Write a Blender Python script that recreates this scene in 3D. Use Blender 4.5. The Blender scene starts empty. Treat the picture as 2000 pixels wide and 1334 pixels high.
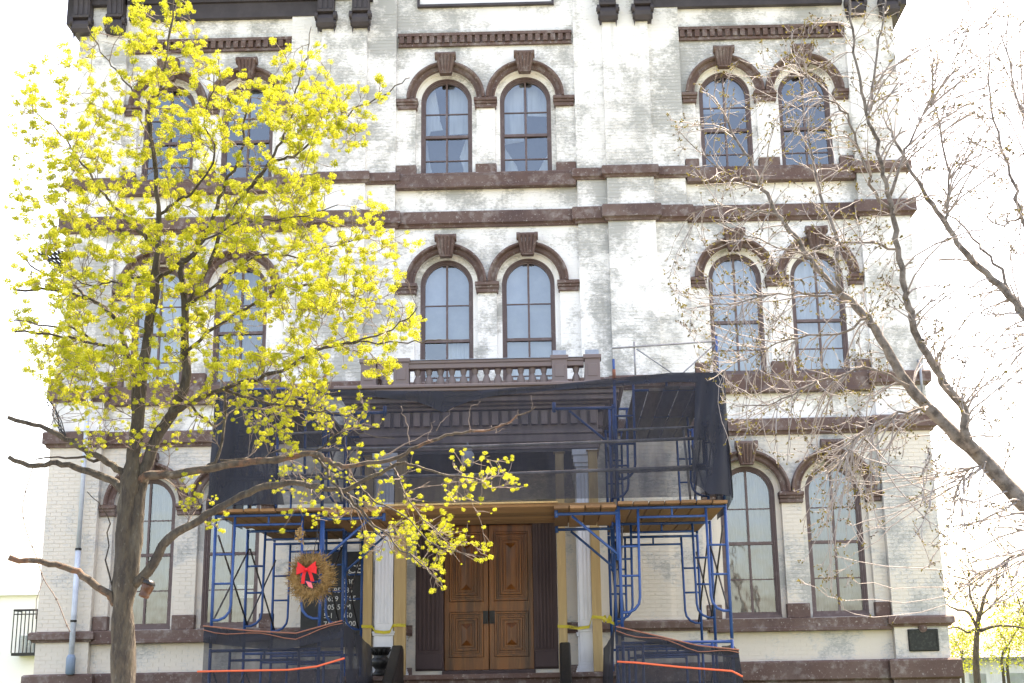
import bpy, math, random
import numpy as np
from mathutils import Vector, Matrix
random.seed(7); RNG = np.random.default_rng(7)
S = bpy.context.scene; COL = S.collection
PI = math.pi

# ------------------------------------------------------------------ camera
PIT, ROL, YAW, FPX = 0.250220387, -0.0183757943, -0.0127352389, 2600.31
CAM = Vector((1.31238555, -25.5, 1.6)); CX, CY = 1050.0, 667.0
_F = Vector((math.sin(YAW)*math.cos(PIT), math.cos(YAW)*math.cos(PIT), math.sin(PIT)))
_R = Vector((math.cos(YAW), -math.sin(YAW), 0)); _U = _R.cross(_F)
_c, _s = math.cos(ROL), math.sin(ROL)
RIGHT = _c*_R + _s*_U; UPV = -_s*_R + _c*_U
cam = bpy.data.cameras.new('camera'); co = bpy.data.objects.new('camera', cam); COL.objects.link(co)
co.matrix_world = Matrix(((RIGHT.x, UPV.x, -_F.x, CAM.x), (RIGHT.y, UPV.y, -_F.y, CAM.y), (RIGHT.z, UPV.z, -_F.z, CAM.z), (0, 0, 0, 1)))
cam.sensor_width = 36; cam.lens = FPX/2000*36; cam.shift_x = -(CX-1000)/2000
cam.clip_start = 0.1; cam.clip_end = 3000
S.camera = co
def at(px, py, Y):
    "point of the vertical plane y = Y seen at a photograph pixel (used to measure the place)"
    d = _F*FPX + RIGHT*(px-CX) - UPV*(py-CY)
    return CAM + d*((Y-CAM.y)/d.y)

# ------------------------------------------------------------------ sky, sun, exposure
SUN_EL, SUN_AZ = math.radians(58), math.radians(35)
world = bpy.data.worlds.new('World'); S.world = world; world.use_nodes = True
wn = world.node_tree.nodes; wl = world.node_tree.links
sky = wn.new('ShaderNodeTexSky'); sky.sky_type = 'NISHITA'; sky.sun_disc = False
sky.sun_elevation = SUN_EL; sky.sun_rotation = SUN_AZ
sky.altitude = 0; sky.air_density = 1.0; sky.dust_density = 3.0; sky.ozone_density = 0.0
bg = wn['Background']; bg.inputs['Strength'].default_value = 0.15
wl.new(sky.outputs[0], bg.inputs['Color'])
sun = bpy.data.lights.new('sun', 'SUN'); sun.energy = 4.0; sun.angle = math.radians(0.5); sun.color = (1, .95, .87)
so = bpy.data.objects.new('sun', sun); COL.objects.link(so)
sd = Vector((math.sin(SUN_AZ)*math.cos(SUN_EL), math.cos(SUN_AZ)*math.cos(SUN_EL), math.sin(SUN_EL)))
so.rotation_euler = (-sd).to_track_quat('-Z', 'Y').to_euler(); so.location = (20, 20, 40)
S.view_settings.view_transform = 'Standard'; S.view_settings.look = 'None'
S.view_settings.exposure = 2.55; S.view_settings.gamma = 1; S.view_settings.use_curve_mapping = False
S.view_settings.use_white_balance = True; S.view_settings.white_balance_temperature = 8000; S.view_settings.white_balance_tint = 16
S.render.engine = 'CYCLES'; S.cycles.max_bounces = 8; S.cycles.transparent_max_bounces = 24

# ------------------------------------------------------------------ materials
def mat(name, color, rough=.7, metal=0., spec=.4, noise=None, bump=None, stretch=(1, 1, 1), transl=None, rnd=0):
    """noise = list of (scale, colour2, low, high): blends colour2 over the base where the noise lies between low..high"""
    m = bpy.data.materials.new(name); m.use_nodes = True
    n = m.node_tree.nodes; l = m.node_tree.links; b = n['Principled BSDF']
    b.inputs['Roughness'].default_value = rough; b.inputs['Metallic'].default_value = metal
    b.inputs['Specular IOR Level'].default_value = spec
    g = n.new('ShaderNodeNewGeometry'); mp = n.new('ShaderNodeMapping'); mp.inputs['Scale'].default_value = stretch
    l.new(g.outputs['Position'], mp.inputs['Vector'])
    rgb = n.new('ShaderNodeRGB'); rgb.outputs[0].default_value = (*color, 1); cur = rgb.outputs[0]
    for (sc, c2, lo, hi) in (noise or []):
        t = n.new('ShaderNodeTexNoise'); t.inputs['Scale'].default_value = sc; t.inputs['Detail'].default_value = 7; t.inputs['Roughness'].default_value = .62
        l.new(mp.outputs[0], t.inputs['Vector'])
        r = n.new('ShaderNodeMapRange'); r.inputs['From Min'].default_value = lo; r.inputs['From Max'].default_value = hi
        l.new(t.outputs['Fac'], r.inputs['Value'])
        x = n.new('ShaderNodeMix'); x.data_type = 'RGBA'; x.inputs['B'].default_value = (*c2, 1)
        l.new(r.outputs['Result'], x.inputs['Factor']); l.new(cur, x.inputs['A']); cur = x.outputs['Result']
    if rnd:
        oi = n.new('ShaderNodeObjectInfo'); r = n.new('ShaderNodeMapRange'); r.inputs['To Min'].default_value = 1-rnd; r.inputs['To Max'].default_value = 1+rnd; l.new(oi.outputs['Random'], r.inputs['Value'])
        x = n.new('ShaderNodeVectorMath'); x.operation = 'SCALE'; l.new(cur, x.inputs[0]); l.new(r.outputs['Result'], x.inputs['Scale']); cur = x.outputs[0]
    l.new(cur, b.inputs['Base Color'])
    if bump:
        t = n.new('ShaderNodeTexNoise'); t.inputs['Scale'].default_value = bump[0]; t.inputs['Detail'].default_value = 6
        l.new(mp.outputs[0], t.inputs['Vector'])
        u = n.new('ShaderNodeBump'); u.inputs['Strength'].default_value = bump[1]; u.inputs['Distance'].default_value = bump[2]
        l.new(t.outputs['Fac'], u.inputs['Height']); l.new(u.outputs[0], b.inputs['Normal'])
    if transl:
        t = n.new('ShaderNodeBsdfTranslucent'); l.new(cur, t.inputs['Color'])
        x = n.new('ShaderNodeMixShader'); x.inputs[0].default_value = transl
        l.new(b.outputs[0], x.inputs[1]); l.new(t.outputs[0], x.inputs[2]); l.new(x.outputs[0], n['Material Output'].inputs['Surface'])
    return m

def paint_brick_mat():
    m = bpy.data.materials.new('peeling_white_paint'); m.use_nodes = True
    n = m.node_tree.nodes; l = m.node_tree.links; b = n['Principled BSDF']; b.inputs['Roughness'].default_value = .75; b.inputs['Specular IOR Level'].default_value = .25
    g = n.new('ShaderNodeNewGeometry'); pos = g.outputs['Position']
    def noise(scale, stretch=(1, 1, 1), det=7, ro=.6):
        mp = n.new('ShaderNodeMapping'); mp.inputs['Scale'].default_value = stretch; l.new(pos, mp.inputs['Vector'])
        t = n.new('ShaderNodeTexNoise'); t.inputs['Scale'].default_value = scale; t.inputs['Detail'].default_value = det; t.inputs['Roughness'].default_value = ro
        l.new(mp.outputs[0], t.inputs['Vector']); return t.outputs['Fac']
    def math_(op, a, b_):
        x = n.new('ShaderNodeMath'); x.operation = op
        for i, q in enumerate((a, b_)):
            if isinstance(q, (int, float)): x.inputs[i].default_value = q
            else: l.new(q, x.inputs[i])
        return x.outputs[0]
    def rng(v, a, b_, c=0., d=1.):
        r = n.new('ShaderNodeMapRange'); r.inputs['From Min'].default_value = a; r.inputs['From Max'].default_value = b_
        r.inputs['To Min'].default_value = c; r.inputs['To Max'].default_value = d; l.new(v, r.inputs['Value']); return r.outputs['Result']
    def mix(a, c2, f):
        x = n.new('ShaderNodeMix'); x.data_type = 'RGBA'; x.inputs['B'].default_value = (*c2, 1); l.new(f, x.inputs['Factor']); l.new(a, x.inputs['A']); return x.outputs['Result']
    sep = n.new('ShaderNodeSeparateXYZ'); l.new(pos, sep.inputs[0])
    A = noise(.55, (1, 1, .9)); B = noise(1.9, (1, 1, 1.2), 9, .68); Cn = noise(13, (1, 1, 2.2), 7, .8)
    w = math_('ADD', math_('ADD', math_('MULTIPLY', A, .58), math_('MULTIPLY', B, .34)), math_('MULTIPLY', Cn, .30))
    w = math_('ADD', w, rng(sep.outputs['Z'], 2., 12.5, .002, .018))
    base = n.new('ShaderNodeRGB'); base.outputs[0].default_value = (.87, .85, .82, 1); cur = base.outputs[0]
    cur = mix(cur, (.70, .635, .55), rng(sep.outputs['Z'], 6.31, 6.29))                          # creamier ground storey, its weaker light also put into the darker colour
    cur = mix(cur, (.66, .62, .56), rng(noise(.9, (1, 1, .25)), .52, .75, 0, .7))          # old yellowed coats, weather streaks
    cur = mix(cur, (.60, .58, .545), rng(w, .612, .640, 0, .8))                                # thin chalky paint
    cur = mix(cur, (.41, .405, .38), rng(w, .648, .685, 0, .9))                               # bare grey masonry
    cur = mix(cur, (.16, .15, .135), rng(noise(38, (1, 1, 2.2), 4, .7), .66, .72, 0, .6))       # chips
    cur = mix(cur, (.33, .31, .28), rng(noise(3.2, (1.6, 1.6, .12), 5), .62, .8, 0, .5))       # rain streaks
    l.new(cur, b.inputs['Base Color'])
    bm = n.new('ShaderNodeBump'); bm.inputs['Strength'].default_value = .5; bm.inputs['Distance'].default_value = .006
    hh = math_('SUBTRACT', noise(60, (1, 1, 1.5), 4, .7), math_('MULTIPLY', rng(w, .63, .67), .8)); l.new(hh, bm.inputs['Height']); l.new(bm.outputs[0], b.inputs['Normal'])
    return m

def glass_mat():
    m = bpy.data.materials.new('old_window_glass'); m.use_nodes = True
    n = m.node_tree.nodes; l = m.node_tree.links; n.remove(n['Principled BSDF'])
    tr = n.new('ShaderNodeBsdfTransparent'); tr.inputs[0].default_value = (.82, .86, .88, 1)
    gl = n.new('ShaderNodeBsdfGlossy'); gl.inputs['Roughness'].default_value = .03; gl.inputs['Color'].default_value = (.86, .93, 1, 1)
    fr = n.new('ShaderNodeFresnel'); fr.inputs['IOR'].default_value = 1.5
    mu = n.new('ShaderNodeMath'); mu.operation = 'MULTIPLY_ADD'; mu.inputs[1].default_value = 1.7; mu.inputs[2].default_value = .085; l.new(fr.outputs[0], mu.inputs[0])
    t = n.new('ShaderNodeTexNoise'); t.inputs['Scale'].default_value = 2.2; t.inputs['Detail'].default_value = 2
    g = n.new('ShaderNodeNewGeometry'); l.new(g.outputs['Position'], t.inputs['Vector'])
    u = n.new('ShaderNodeBump'); u.inputs['Strength'].default_value = .25; u.inputs['Distance'].default_value = .02; l.new(t.outputs['Fac'], u.inputs['Height']); l.new(u.outputs[0], gl.inputs['Normal'])
    x = n.new('ShaderNodeMixShader'); l.new(mu.outputs[0], x.inputs[0]); l.new(tr.outputs[0], x.inputs[1]); l.new(gl.outputs[0], x.inputs[2])
    l.new(x.outputs[0], n['Material Output'].inputs['Surface']); return m

def net_mat(name, col, keep):
    m = bpy.data.materials.new(name); m.use_nodes = True
    n = m.node_tree.nodes; l = m.node_tree.links; b = n['Principled BSDF']; b.inputs['Base Color'].default_value = (*col, 1); b.inputs['Roughness'].default_value = .8
    tr = n.new('ShaderNodeBsdfTransparent'); g = n.new('ShaderNodeNewGeometry')
    mp = n.new('ShaderNodeMapping'); mp.inputs['Scale'].default_value = (1, 1, .35); l.new(g.outputs['Position'], mp.inputs['Vector'])
    t = n.new('ShaderNodeTexNoise'); t.inputs['Scale'].default_value = 3.; t.inputs['Detail'].default_value = 5; l.new(mp.outputs[0], t.inputs['Vector'])
    r = n.new('ShaderNodeMapRange'); r.inputs['From Min'].default_value = .3; r.inputs['From Max'].default_value = .7
    r.inputs['To Min'].default_value = keep-.17; r.inputs['To Max'].default_value = keep+.17; l.new(t.outputs['Fac'], r.inputs['Value'])
    x = n.new('ShaderNodeMixShader'); l.new(r.outputs['Result'], x.inputs[0]); l.new(tr.outputs[0], x.inputs[1]); l.new(b.outputs[0], x.inputs[2])
    l.new(x.outputs[0], n['Material Output'].inputs['Surface']); return m

M = {}
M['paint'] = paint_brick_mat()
M['stone'] = mat('brown_painted_stone', (.115, .066, .054), .72, noise=[(1.3, (.16, .108, .090), .42, .66), (5, (.23, .185, .168), .52, .66), (.8, (.085, .05, .045), .5, .7), (19, (.33, .29, .265), .60, .68), (45, (.42, .37, .34), .66, .72)], bump=(40, .35, .006))
M['cornice'] = mat('dark_cornice_paint', (.052, .043, .048), .6, noise=[(3, (.075, .064, .068), .45, .7), (30, (.13, .115, .115), .68, .76)], bump=(50, .3, .004))
M['frame'] = mat('brown_window_paint', (.125, .085, .082), .55, noise=[(7, (.19, .145, .14), .52, .72), (50, (.42, .38, .35), .68, .74)], bump=(60, .25, .003))
M['glass'] = glass_mat()
M['gauze'] = mat('grey_gauze_curtain', (.30, .295, .29), .9, noise=[(9, (.17, .17, .175), .45, .7)], stretch=(1, 1, .15), transl=.3)
M['curtain'] = mat('white_curtain', (.80, .82, .86), .9, noise=[(8, (.6, .63, .68), .45, .7)], stretch=(1, 1, .12), transl=.25)
M['blind'] = mat('grey_blue_blind', (.30, .32, .37), .85, noise=[(2, (.38, .40, .45), .4, .7)])
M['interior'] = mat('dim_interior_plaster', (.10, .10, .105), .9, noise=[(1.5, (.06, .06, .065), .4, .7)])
M['door'] = mat('varnished_oak', (.25, .078, .010), .34, spec=.5, noise=[(5, (.085, .026, .005), .40, .62), (22, (.26, .10, .02), .52, .72)], stretch=(1, 1, .09), bump=(40, .15, .002))
M['doorframe'] = mat('dark_brown_door_surround', (.062, .036, .036), .6, noise=[(6, (.085, .052, .05), .45, .7)], stretch=(1, 1, .2), bump=(50, .2, .003))
M['black_iron'] = mat('black_iron', (.012, .012, .013), .45, noise=[(20, (.03, .028, .026), .5, .7)], bump=(80, .2, .002))
M['white_wood'] = mat('worn_white_wood', (.66, .68, .72), .55, noise=[(5, (.52, .54, .58), .45, .7), (30, (.30, .29, .28), .7, .76)], stretch=(1, 1, .25), bump=(60, .2, .002))
M['portico'] = mat('taupe_portico_paint', (.20, .152, .143), .65, noise=[(2.5, (.20, .16, .15), .45, .7), (30, (.28, .24, .22), .68, .76)], bump=(50, .25, .003))
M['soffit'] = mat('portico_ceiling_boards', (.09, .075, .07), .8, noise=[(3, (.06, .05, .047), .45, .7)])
M['lead'] = mat('bluish_lead_flashing', (.34, .38, .45), .5, .3, noise=[(8, (.24, .27, .33), .4, .7)])
M['blue'] = mat('blue_scaffold_paint', (.015, .058, .20), .45, noise=[(9, (.022, .08, .25), .4, .7), (26, (.20, .19, .19), .64, .69), (34, (.16, .07, .035), .67, .72)], bump=(90, .15, .002))
M['brace'] = mat('dark_steel_brace', (.045, .042, .045), .5, .3, noise=[(14, (.10, .095, .09), .5, .7)])
M['galv'] = mat('galvanised_tube', (.30, .31, .33), .45, .5, noise=[(14, (.20, .20, .21), .4, .7), (50, (.16, .10, .06), .68, .76)])
M['rust'] = mat('rusty_steel', (.22, .075, .04), .75, noise=[(12, (.12, .06, .045), .4, .7)])
M['timber'] = mat('fresh_pine_timber', (.40, .285, .135), .65, noise=[(6, (.31, .20, .09), .45, .68), (30, (.56, .41, .20), .55, .75)], stretch=(1, 1, .06), bump=(50, .2, .002))
M['plank'] = mat('weathered_scaffold_plank', (.23, .125, .06), .8, noise=[(5, (.20, .115, .055), .4, .68), (28, (.38, .27, .16), .6, .75)], stretch=(1, .15, 1), bump=(50, .3, .003), rnd=.32)
M['plank_long'] = mat('weathered_scaffold_plank_long', (.25, .14, .068), .8, noise=[(5, (.19, .11, .05), .4, .68), (28, (.37, .27, .16), .6, .75)], stretch=(.15, 1, 1), bump=(50, .3, .003), rnd=.32)
M['plank_grey'] = mat('grey_plank', (.20, .18, .16), .85, noise=[(6, (.13, .11, .095), .4, .68)], stretch=(1, .15, 1), bump=(50, .3, .003), rnd=.32)
M['net'] = net_mat('black_debris_netting', (.008, .011, .023), .63)
M['net_fold'] = net_mat('black_debris_netting_doubled', (.010, .013, .024), .88)
M['net_low'] = net_mat('black_debris_netting_low', (.013, .015, .024), .74)
M['rope'] = mat('orange_rope', (.78, .14, .06), .7)
M['rope_dull'] = mat('faded_orange_rope', (.28, .12, .08), .8)
M['tape'] = mat('yellow_caution_tape', (.48, .40, .03), .45)
M['ink'] = mat('black_print', (.01, .01, .01), .6)
M['board'] = mat('black_sign_board', (.016, .017, .020), .45, noise=[(4, (.028, .028, .03), .45, .7)])
M['letter'] = mat('white_sign_lettering', (.62, .62, .60), .6)
M['bronze'] = mat('dark_bronze_plaque', (.022, .024, .022), .42, .5, noise=[(20, (.05, .055, .048), .5, .72)], bump=(60, .4, .004))
M['pipe'] = mat('pale_grey_downpipe', (.55, .60, .68), .5, noise=[(6, (.42, .46, .52), .45, .7)])
M['pipe_blue'] = mat('blue_grey_pipe_boot', (.20, .27, .36), .5)
M['bark'] = mat('grey_brown_bark', (.078, .064, .045), .9, noise=[(3, (.065, .055, .045), .45, .6), (16, (.045, .037, .03), .45, .60), (7, (.115, .10, .074), .54, .68), (40, (.13, .12, .095), .6, .72)], stretch=(1, 1, .3), bump=(38, 1., .03))
M['bark_scar'] = mat('peeled_reddish_bark', (.085, .068, .05), .88, noise=[(5, (.15, .08, .048), .50, .60), (14, (.045, .035, .027), .48, .62), (9, (.19, .155, .12), .58, .7)], bump=(40, .7, .01))
M['twig'] = mat('thin_brown_twig', (.17, .135, .115), .8)
M['bark2'] = mat('pale_grey_bark', (.20, .175, .15), .9, noise=[(12, (.085, .072, .06), .42, .62), (5, (.25, .22, .18), .55, .72)], bump=(34, .8, .012))
M['twig2'] = mat('pale_twig', (.275, .25, .235), .75)
M['blossom'] = mat('yellow_green_blossom', (.49, .505, .045), .8, spec=.1, noise=[(3, (.34, .39, .025), .48, .66), (28, (.70, .65, .12), .5, .7)], transl=.45)
M['bud'] = mat('olive_opening_bud', (.19, .165, .04), .8, spec=.1, noise=[(4, (.075, .06, .04), .45, .62)], transl=.35)
M['leaf_far'] = mat('spring_leaves_far', (.40, .44, .03), .8, spec=.1, noise=[(.8, (.26, .30, .04), .42, .62), (2.5, (.55, .50, .06), .55, .7)], transl=.4)
M['wreath'] = mat('dried_wreath_twigs', (.36, .235, .095), .9, noise=[(20, (.20, .12, .05), .4, .65), (60, (.40, .28, .12), .55, .72)])
M['ribbon'] = mat('red_ribbon', (.72, .012, .018), .5, transl=.15)
M['tag'] = mat('pink_paper_tag', (.80, .16, .20), .7)
M['clay'] = mat('brown_glazed_pot', (.07, .026, .010), .35, noise=[(12, (.12, .05, .018), .45, .7)])
M['grass'] = mat('lawn_green', (.06, .09, .025), .95, noise=[(.6, (.09, .10, .035), .4, .7), (12, (.035, .055, .015), .45, .7)], bump=(30, .8, .05))
M['asphalt'] = mat('asphalt', (.055, .055, .056), .9, noise=[(.5, (.075, .074, .072), .4, .7), (60, (.11, .11, .11), .6, .7)], bump=(120, .4, .005))
M['concrete'] = mat('pavement_concrete', (.32, .31, .29), .88, noise=[(.8, (.25, .245, .23), .4, .7), (30, (.38, .37, .35), .6, .75)], bump=(90, .3, .004))
M['line'] = mat('white_road_paint', (.70, .70, .68), .7, noise=[(6, (.45, .45, .44), .55, .7)])
M['stucco'] = mat('pale_stucco', (.88, .87, .85), .9, noise=[(.7, (.80, .74, .64), .58, .8)], bump=(30, .2, .01))
M['shingle'] = mat('grey_roof_shingle', (.20, .20, .21), .9, noise=[(4, (.13, .13, .14), .4, .7)])
M['paper'] = mat('white_paper_notice', (.75, .74, .72), .8, noise=[(30, (.45, .44, .43), .55, .6)])
M['roofing'] = mat('dark_roofing', (.05, .05, .055), .9)

# ------------------------------------------------------------------ mesh building
class MB:
    def __init__(s): s.v = []; s.f = []
    def add(s, verts, faces):
        o = len(s.v); s.v += [tuple(p) for p in verts]; s.f += [tuple(i+o for i in f) for f in faces]; return s
    def quad(s, a, b, c, d): return s.add((a, b, c, d), ((0, 1, 2, 3),))
    def box(s, x0, x1, y0, y1, z0, z1):
        return s.add(((x0, y0, z0), (x1, y0, z0), (x1, y1, z0), (x0, y1, z0), (x0, y0, z1), (x1, y0, z1), (x1, y1, z1), (x0, y1, z1)),
                     ((0, 3, 2, 1), (4, 5, 6, 7), (0, 1, 5, 4), (1, 2, 6, 5), (2, 3, 7, 6), (3, 0, 4, 7)))
    def tube(s, pts, r, n=8, cap=True):
        pts = [Vector(p) for p in pts]; k = len(pts)
        rs = r if hasattr(r, '__len__') else [r]*k
        vs = []; fs = []; prev = None
        for i, p in enumerate(pts):
            t = (pts[min(i+1, k-1)]-pts[max(i-1, 0)])
            t = t.normalized() if t.length > 1e-9 else Vector((0, 0, 1))
            if prev is None:
                a = t.cross(Vector((0, 1, 0)) if abs(t.y) < .9 else Vector((1, 0, 0))).normalized()
            else:
                a = prev - t*prev.dot(t); a = a.normalized() if a.length > 1e-6 else t.orthogonal().normalized()
            prev = a; b = t.cross(a)
            for j in range(n):
                q = 2*PI*j/n; vs.append(p+(a*math.cos(q)+b*math.sin(q))*rs[i])
        for i in range(k-1):
            for j in range(n):
                fs.append((i*n+j, i*n+(j+1) % n, (i+1)*n+(j+1) % n, (i+1)*n+j))
        if cap: fs.append(tuple(range(n-1, -1, -1))); fs.append(tuple((k-1)*n+j for j in range(n)))
        return s.add(vs, fs)
    def lathe(s, prof, c, n=16):
        "prof: (radius, z) from bottom to top"
        vs = []; fs = []; k = len(prof)
        for r, z in prof:
            for j in range(n): q = 2*PI*j/n; vs.append((c[0]+r*math.cos(q), c[1]+r*math.sin(q), c[2]+z))
        for i in range(k-1):
            for j in range(n): fs.append((i*n+j, i*n+(j+1) % n, (i+1)*n+(j+1) % n, (i+1)*n+j))
        fs.append(tuple(range(n-1, -1, -1))); fs.append(tuple((k-1)*n+j for j in range(n)))
        return s.add(vs, fs)
    def prism_x(s, poly, x0, x1):
        "poly: (y, z) ring extruded along x"
        k = len(poly); vs = [(x0, y, z) for y, z in poly]+[(x1, y, z) for y, z in poly]
        return s.add(vs, [tuple(range(k)), tuple(range(2*k-1, k-1, -1))]+[(i, i+k, (i+1) % k+k, (i+1) % k) for i in range(k)])
    def sweep(s, path, prof):
        "path: plan points (x, y) left to right along the face (outside is -y); prof: (outward, z) bottom to top; mitred"
        k = len(path); P = [Vector(p) for p in path]; vs = []; m = len(prof)
        def nrm(a, b): t = (b-a).normalized(); return Vector((t.y, -t.x))
        for i in range(k):
            n1 = nrm(P[i-1], P[i]) if i else nrm(P[i], P[i+1]); n2 = nrm(P[i], P[i+1]) if i < k-1 else n1
            b = (n1+n2); b = b/max(1e-6, 1+n1.dot(n2))
            for o, z in prof: vs.append((P[i].x+b.x*o, P[i].y+b.y*o, z))
        fs = [(i*m+j, (i+1)*m+j, (i+1)*m+j+1, i*m+j+1) for i in range(k-1) for j in range(m-1)]
        fs += [tuple(range(m-1, -1, -1)), tuple((k-1)*m+j for j in range(m))]
        return s.add(vs, fs)
    def arc(s, cx, cz, prof, n=28, a0=0., a1=PI):
        "moulding bent along an arch: prof (radius, y)"
        m = len(prof); vs = []
        for i in range(n+1):
            q = a0+(a1-a0)*i/n
            for r, y in prof: vs.append((cx+r*math.cos(q), y, cz+r*math.sin(q)))
        fs = [(i*m+j, i*m+j+1, (i+1)*m+j+1, (i+1)*m+j) for i in range(n) for j in range(m-1)]
        fs += [tuple(range(m)), tuple(n*m+j for j in range(m-1, -1, -1))]
        return s.add(vs, fs)
    def mesh(s, name, m, off=(0, 0, 0), smooth=False):
        me = bpy.data.meshes.new(name)
        me.from_pydata([(v[0]-off[0], v[1]-off[1], v[2]-off[2]) for v in s.v], [], s.f)
        if m: me.materials.append(M[m] if isinstance(m, str) else m)
        me.update()
        if smooth: me.polygons.foreach_set('use_smooth', [True]*len(me.polygons))
        return me
    def build(s, name, m, parent=None, smooth=False, kind=None, label=None):
        off = wloc(parent) if parent else Vector((0, 0, 0))
        o = bpy.data.objects.new(name, s.mesh(name, m, off, smooth)); COL.objects.link(o)
        if parent: o.parent = parent
        if kind: o['kind'] = kind
        if label: o['label'] = label
        return o
def wloc(o):
    v = Vector((0, 0, 0))
    while o: v = v+Vector(o.location); o = o.parent
    return v
def inst(name, me, loc, parent, rot=None, scale=None, label=None):
    o = bpy.data.objects.new(name, me); COL.objects.link(o)
    o.parent = parent; o.location = Vector(loc)-(wloc(parent) if parent else Vector((0, 0, 0)))
    if rot: o.rotation_euler = rot
    if scale: o.scale = scale if hasattr(scale, '__len__') else (scale,)*3
    if label: o['label'] = label
    return o
def tag(o, label, cat, group=None):
    o['label'] = label; o['category'] = cat
    if group: o['group'] = group
    return o
def thing(name, label, cat, loc=(0, 0, 0), group=None):
    o = bpy.data.objects.new(name, None); COL.objects.link(o); o.location = loc; o.empty_display_size = .2
    return tag(o, label, cat, group)
def copy_tree(o, parent=None):
    c = o.copy(); COL.objects.link(c); c.parent = parent
    for ch in list(o.children): copy_tree(ch, c)
    return c
def bevel(o, w=.008, seg=1):
    b = o.modifiers.new('bevel', 'BEVEL'); b.width = w; b.segments = seg; b.limit_method = 'ANGLE'; b.angle_limit = math.radians(40); return o

# ------------------------------------------------------------------ ground
g = MB(); g.quad((-900, -900, -.02), (900, -900, -.02), (900, 1500, -.02), (-900, 1500, -.02)); g.build('ground', 'grass', kind='structure')
g = MB(); g.box(-120, 120, -14.2, -9.6, -.3, .08); g.build('pavement', 'concrete', kind='structure')
g = MB(); g.box(-1.9, 1.9, -9.6, -5.6, -.3, .07); g.build('path', 'concrete', kind='structure')
g = MB(); g.box(-120, 120, -14.5, -14.2, -.3, .10); bevel(g.build('kerb', 'concrete', kind='structure'), .02)
g = MB(); g.quad((-200, -40, -.012), (200, -40, -.012), (200, -14.5, -.012), (-200, -14.5, -.012)); g.build('road', 'asphalt', kind='structure')
g = MB()
for i in range(-30, 30): g.quad((i*4, -27.1, -.004), (i*4+2, -27.1, -.004), (i*4+2, -26.95, -.004), (i*4, -26.95, -.004))
g.build('road_markings', 'line', kind='structure')

# ------------------------------------------------------------------ the building
HALL = thing('brick_building', 'three storey white painted brick building with brown arched window surrounds', 'building', (0, 0, 0))
R_OP = .63; TOPZ = 16.4
FLOORS = {1: dict(zs=5.04, zb=2.70, rows=(4.75, 4.09, 3.41)), 2: dict(zs=9.355, zb=7.38, rows=(9.05, 8.47, 7.90)), 3: dict(zs=13.34, zb=11.64, rows=(13.10, 12.58, 12.06))}
WINS = []                                        # (cx, floor, zb, rows)
for cx in (-6.6, -4.96, -.82, .82, 4.96, 6.6):
    for fl in (1, 2, 3):
        if fl == 1 and abs(cx) < 2: continue
        F_ = FLOORS[fl]; zb, rows = F_['zb'], F_['rows']
        if fl == 2 and abs(cx) < 2: zb, rows = 6.72, (8.95, 8.21, 7.47)
        WINS.append((cx, fl, F_['zs'], zb, rows))
PLANES = [(-8.5, -7.5, -.15), (-7.5, -4.05, 0), (-4.05, -3.4, -.1), (-3.4, -2.45, -.22), (-2.45, -1.85, -.1), (-1.85, 1.85, 0),
          (1.85, 2.45, -.1), (2.45, 3.4, -.22), (3.4, 4.05, -.1), (4.05, 7.5, 0), (7.5, 8.5, -.15)]
def openings_in(x0, x1):
    o = [(w[0], R_OP, w[3]-.02, w[2]) for w in WINS if x0 < w[0] < x1]
    if x0 < 0 < x1: o.append((-.06, None, 1.83, 4.75))
    return o
DOOR_HW = 1.33
def half_at(op, z):
    cx, R, zb, zs = op
    if R is None: return DOOR_HW if zb <= z <= zs else 0
    if z < zb: return 0
    if z <= zs: return R
    return math.sqrt(R*R-(z-zs)**2) if z < zs+R else 0
wall = MB()
def panel(x0, x1, y, z0, z1, ops):
    "front face with arched holes plus their reveals"
    cols = {}
    xs = sorted({x0, x1} | {c-(R or DOOR_HW) for c, R, *_ in ops} | {c+(R or DOOR_HW) for c, R, *_ in ops})
    for a, b in zip(xs, xs[1:]):
        mid = (a+b)/2; here = sorted([o for o in ops if abs(o[0]-mid) < (o[1] or DOOR_HW)], key=lambda o: o[2])
        if not here: wall.quad((a, y, z0), (b, y, z0), (b, y, z1), (a, y, z1)); continue
        n = 20 if here[0][1] or len(here) > 1 else 1
        tx = [a+(b-a)*(.5-.5*math.cos(PI*i/n)) for i in range(n+1)]
        for p, q in zip(tx, tx[1:]):
            lo = (z0, z0)
            for (c, R, zb, zs) in here:
                wall.quad((p, y, lo[0]), (q, y, lo[1]), (q, y, zb), (p, y, zb))
                e = lambda t: zs if R is None else zs+math.sqrt(max(0, R*R-(t-c)**2))
                lo = (e(p), e(q)); d = y+.12 if R else y+.3
                wall.quad((p, y, lo[0]), (q, y, lo[1]), (q, d, lo[1]), (p, d, lo[0]))
                wall.quad((p, y, zb), (p, d, zb), (q, d, zb), (q, y, zb))
            wall.quad((p, y, lo[0]), (q, y, lo[1]), (q, y, z1), (p, y, z1))
    for (c, R, zb, zs) in ops:
        h = R or DOOR_HW; d = y+.12 if R else y+.3
        wall.quad((c-h, y, zb), (c-h, y, zs), (c-h, d, zs), (c-h, d, zb)); wall.quad((c+h, y, zb), (c+h, d, zb), (c+h, d, zs), (c+h, y, zs))
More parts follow.
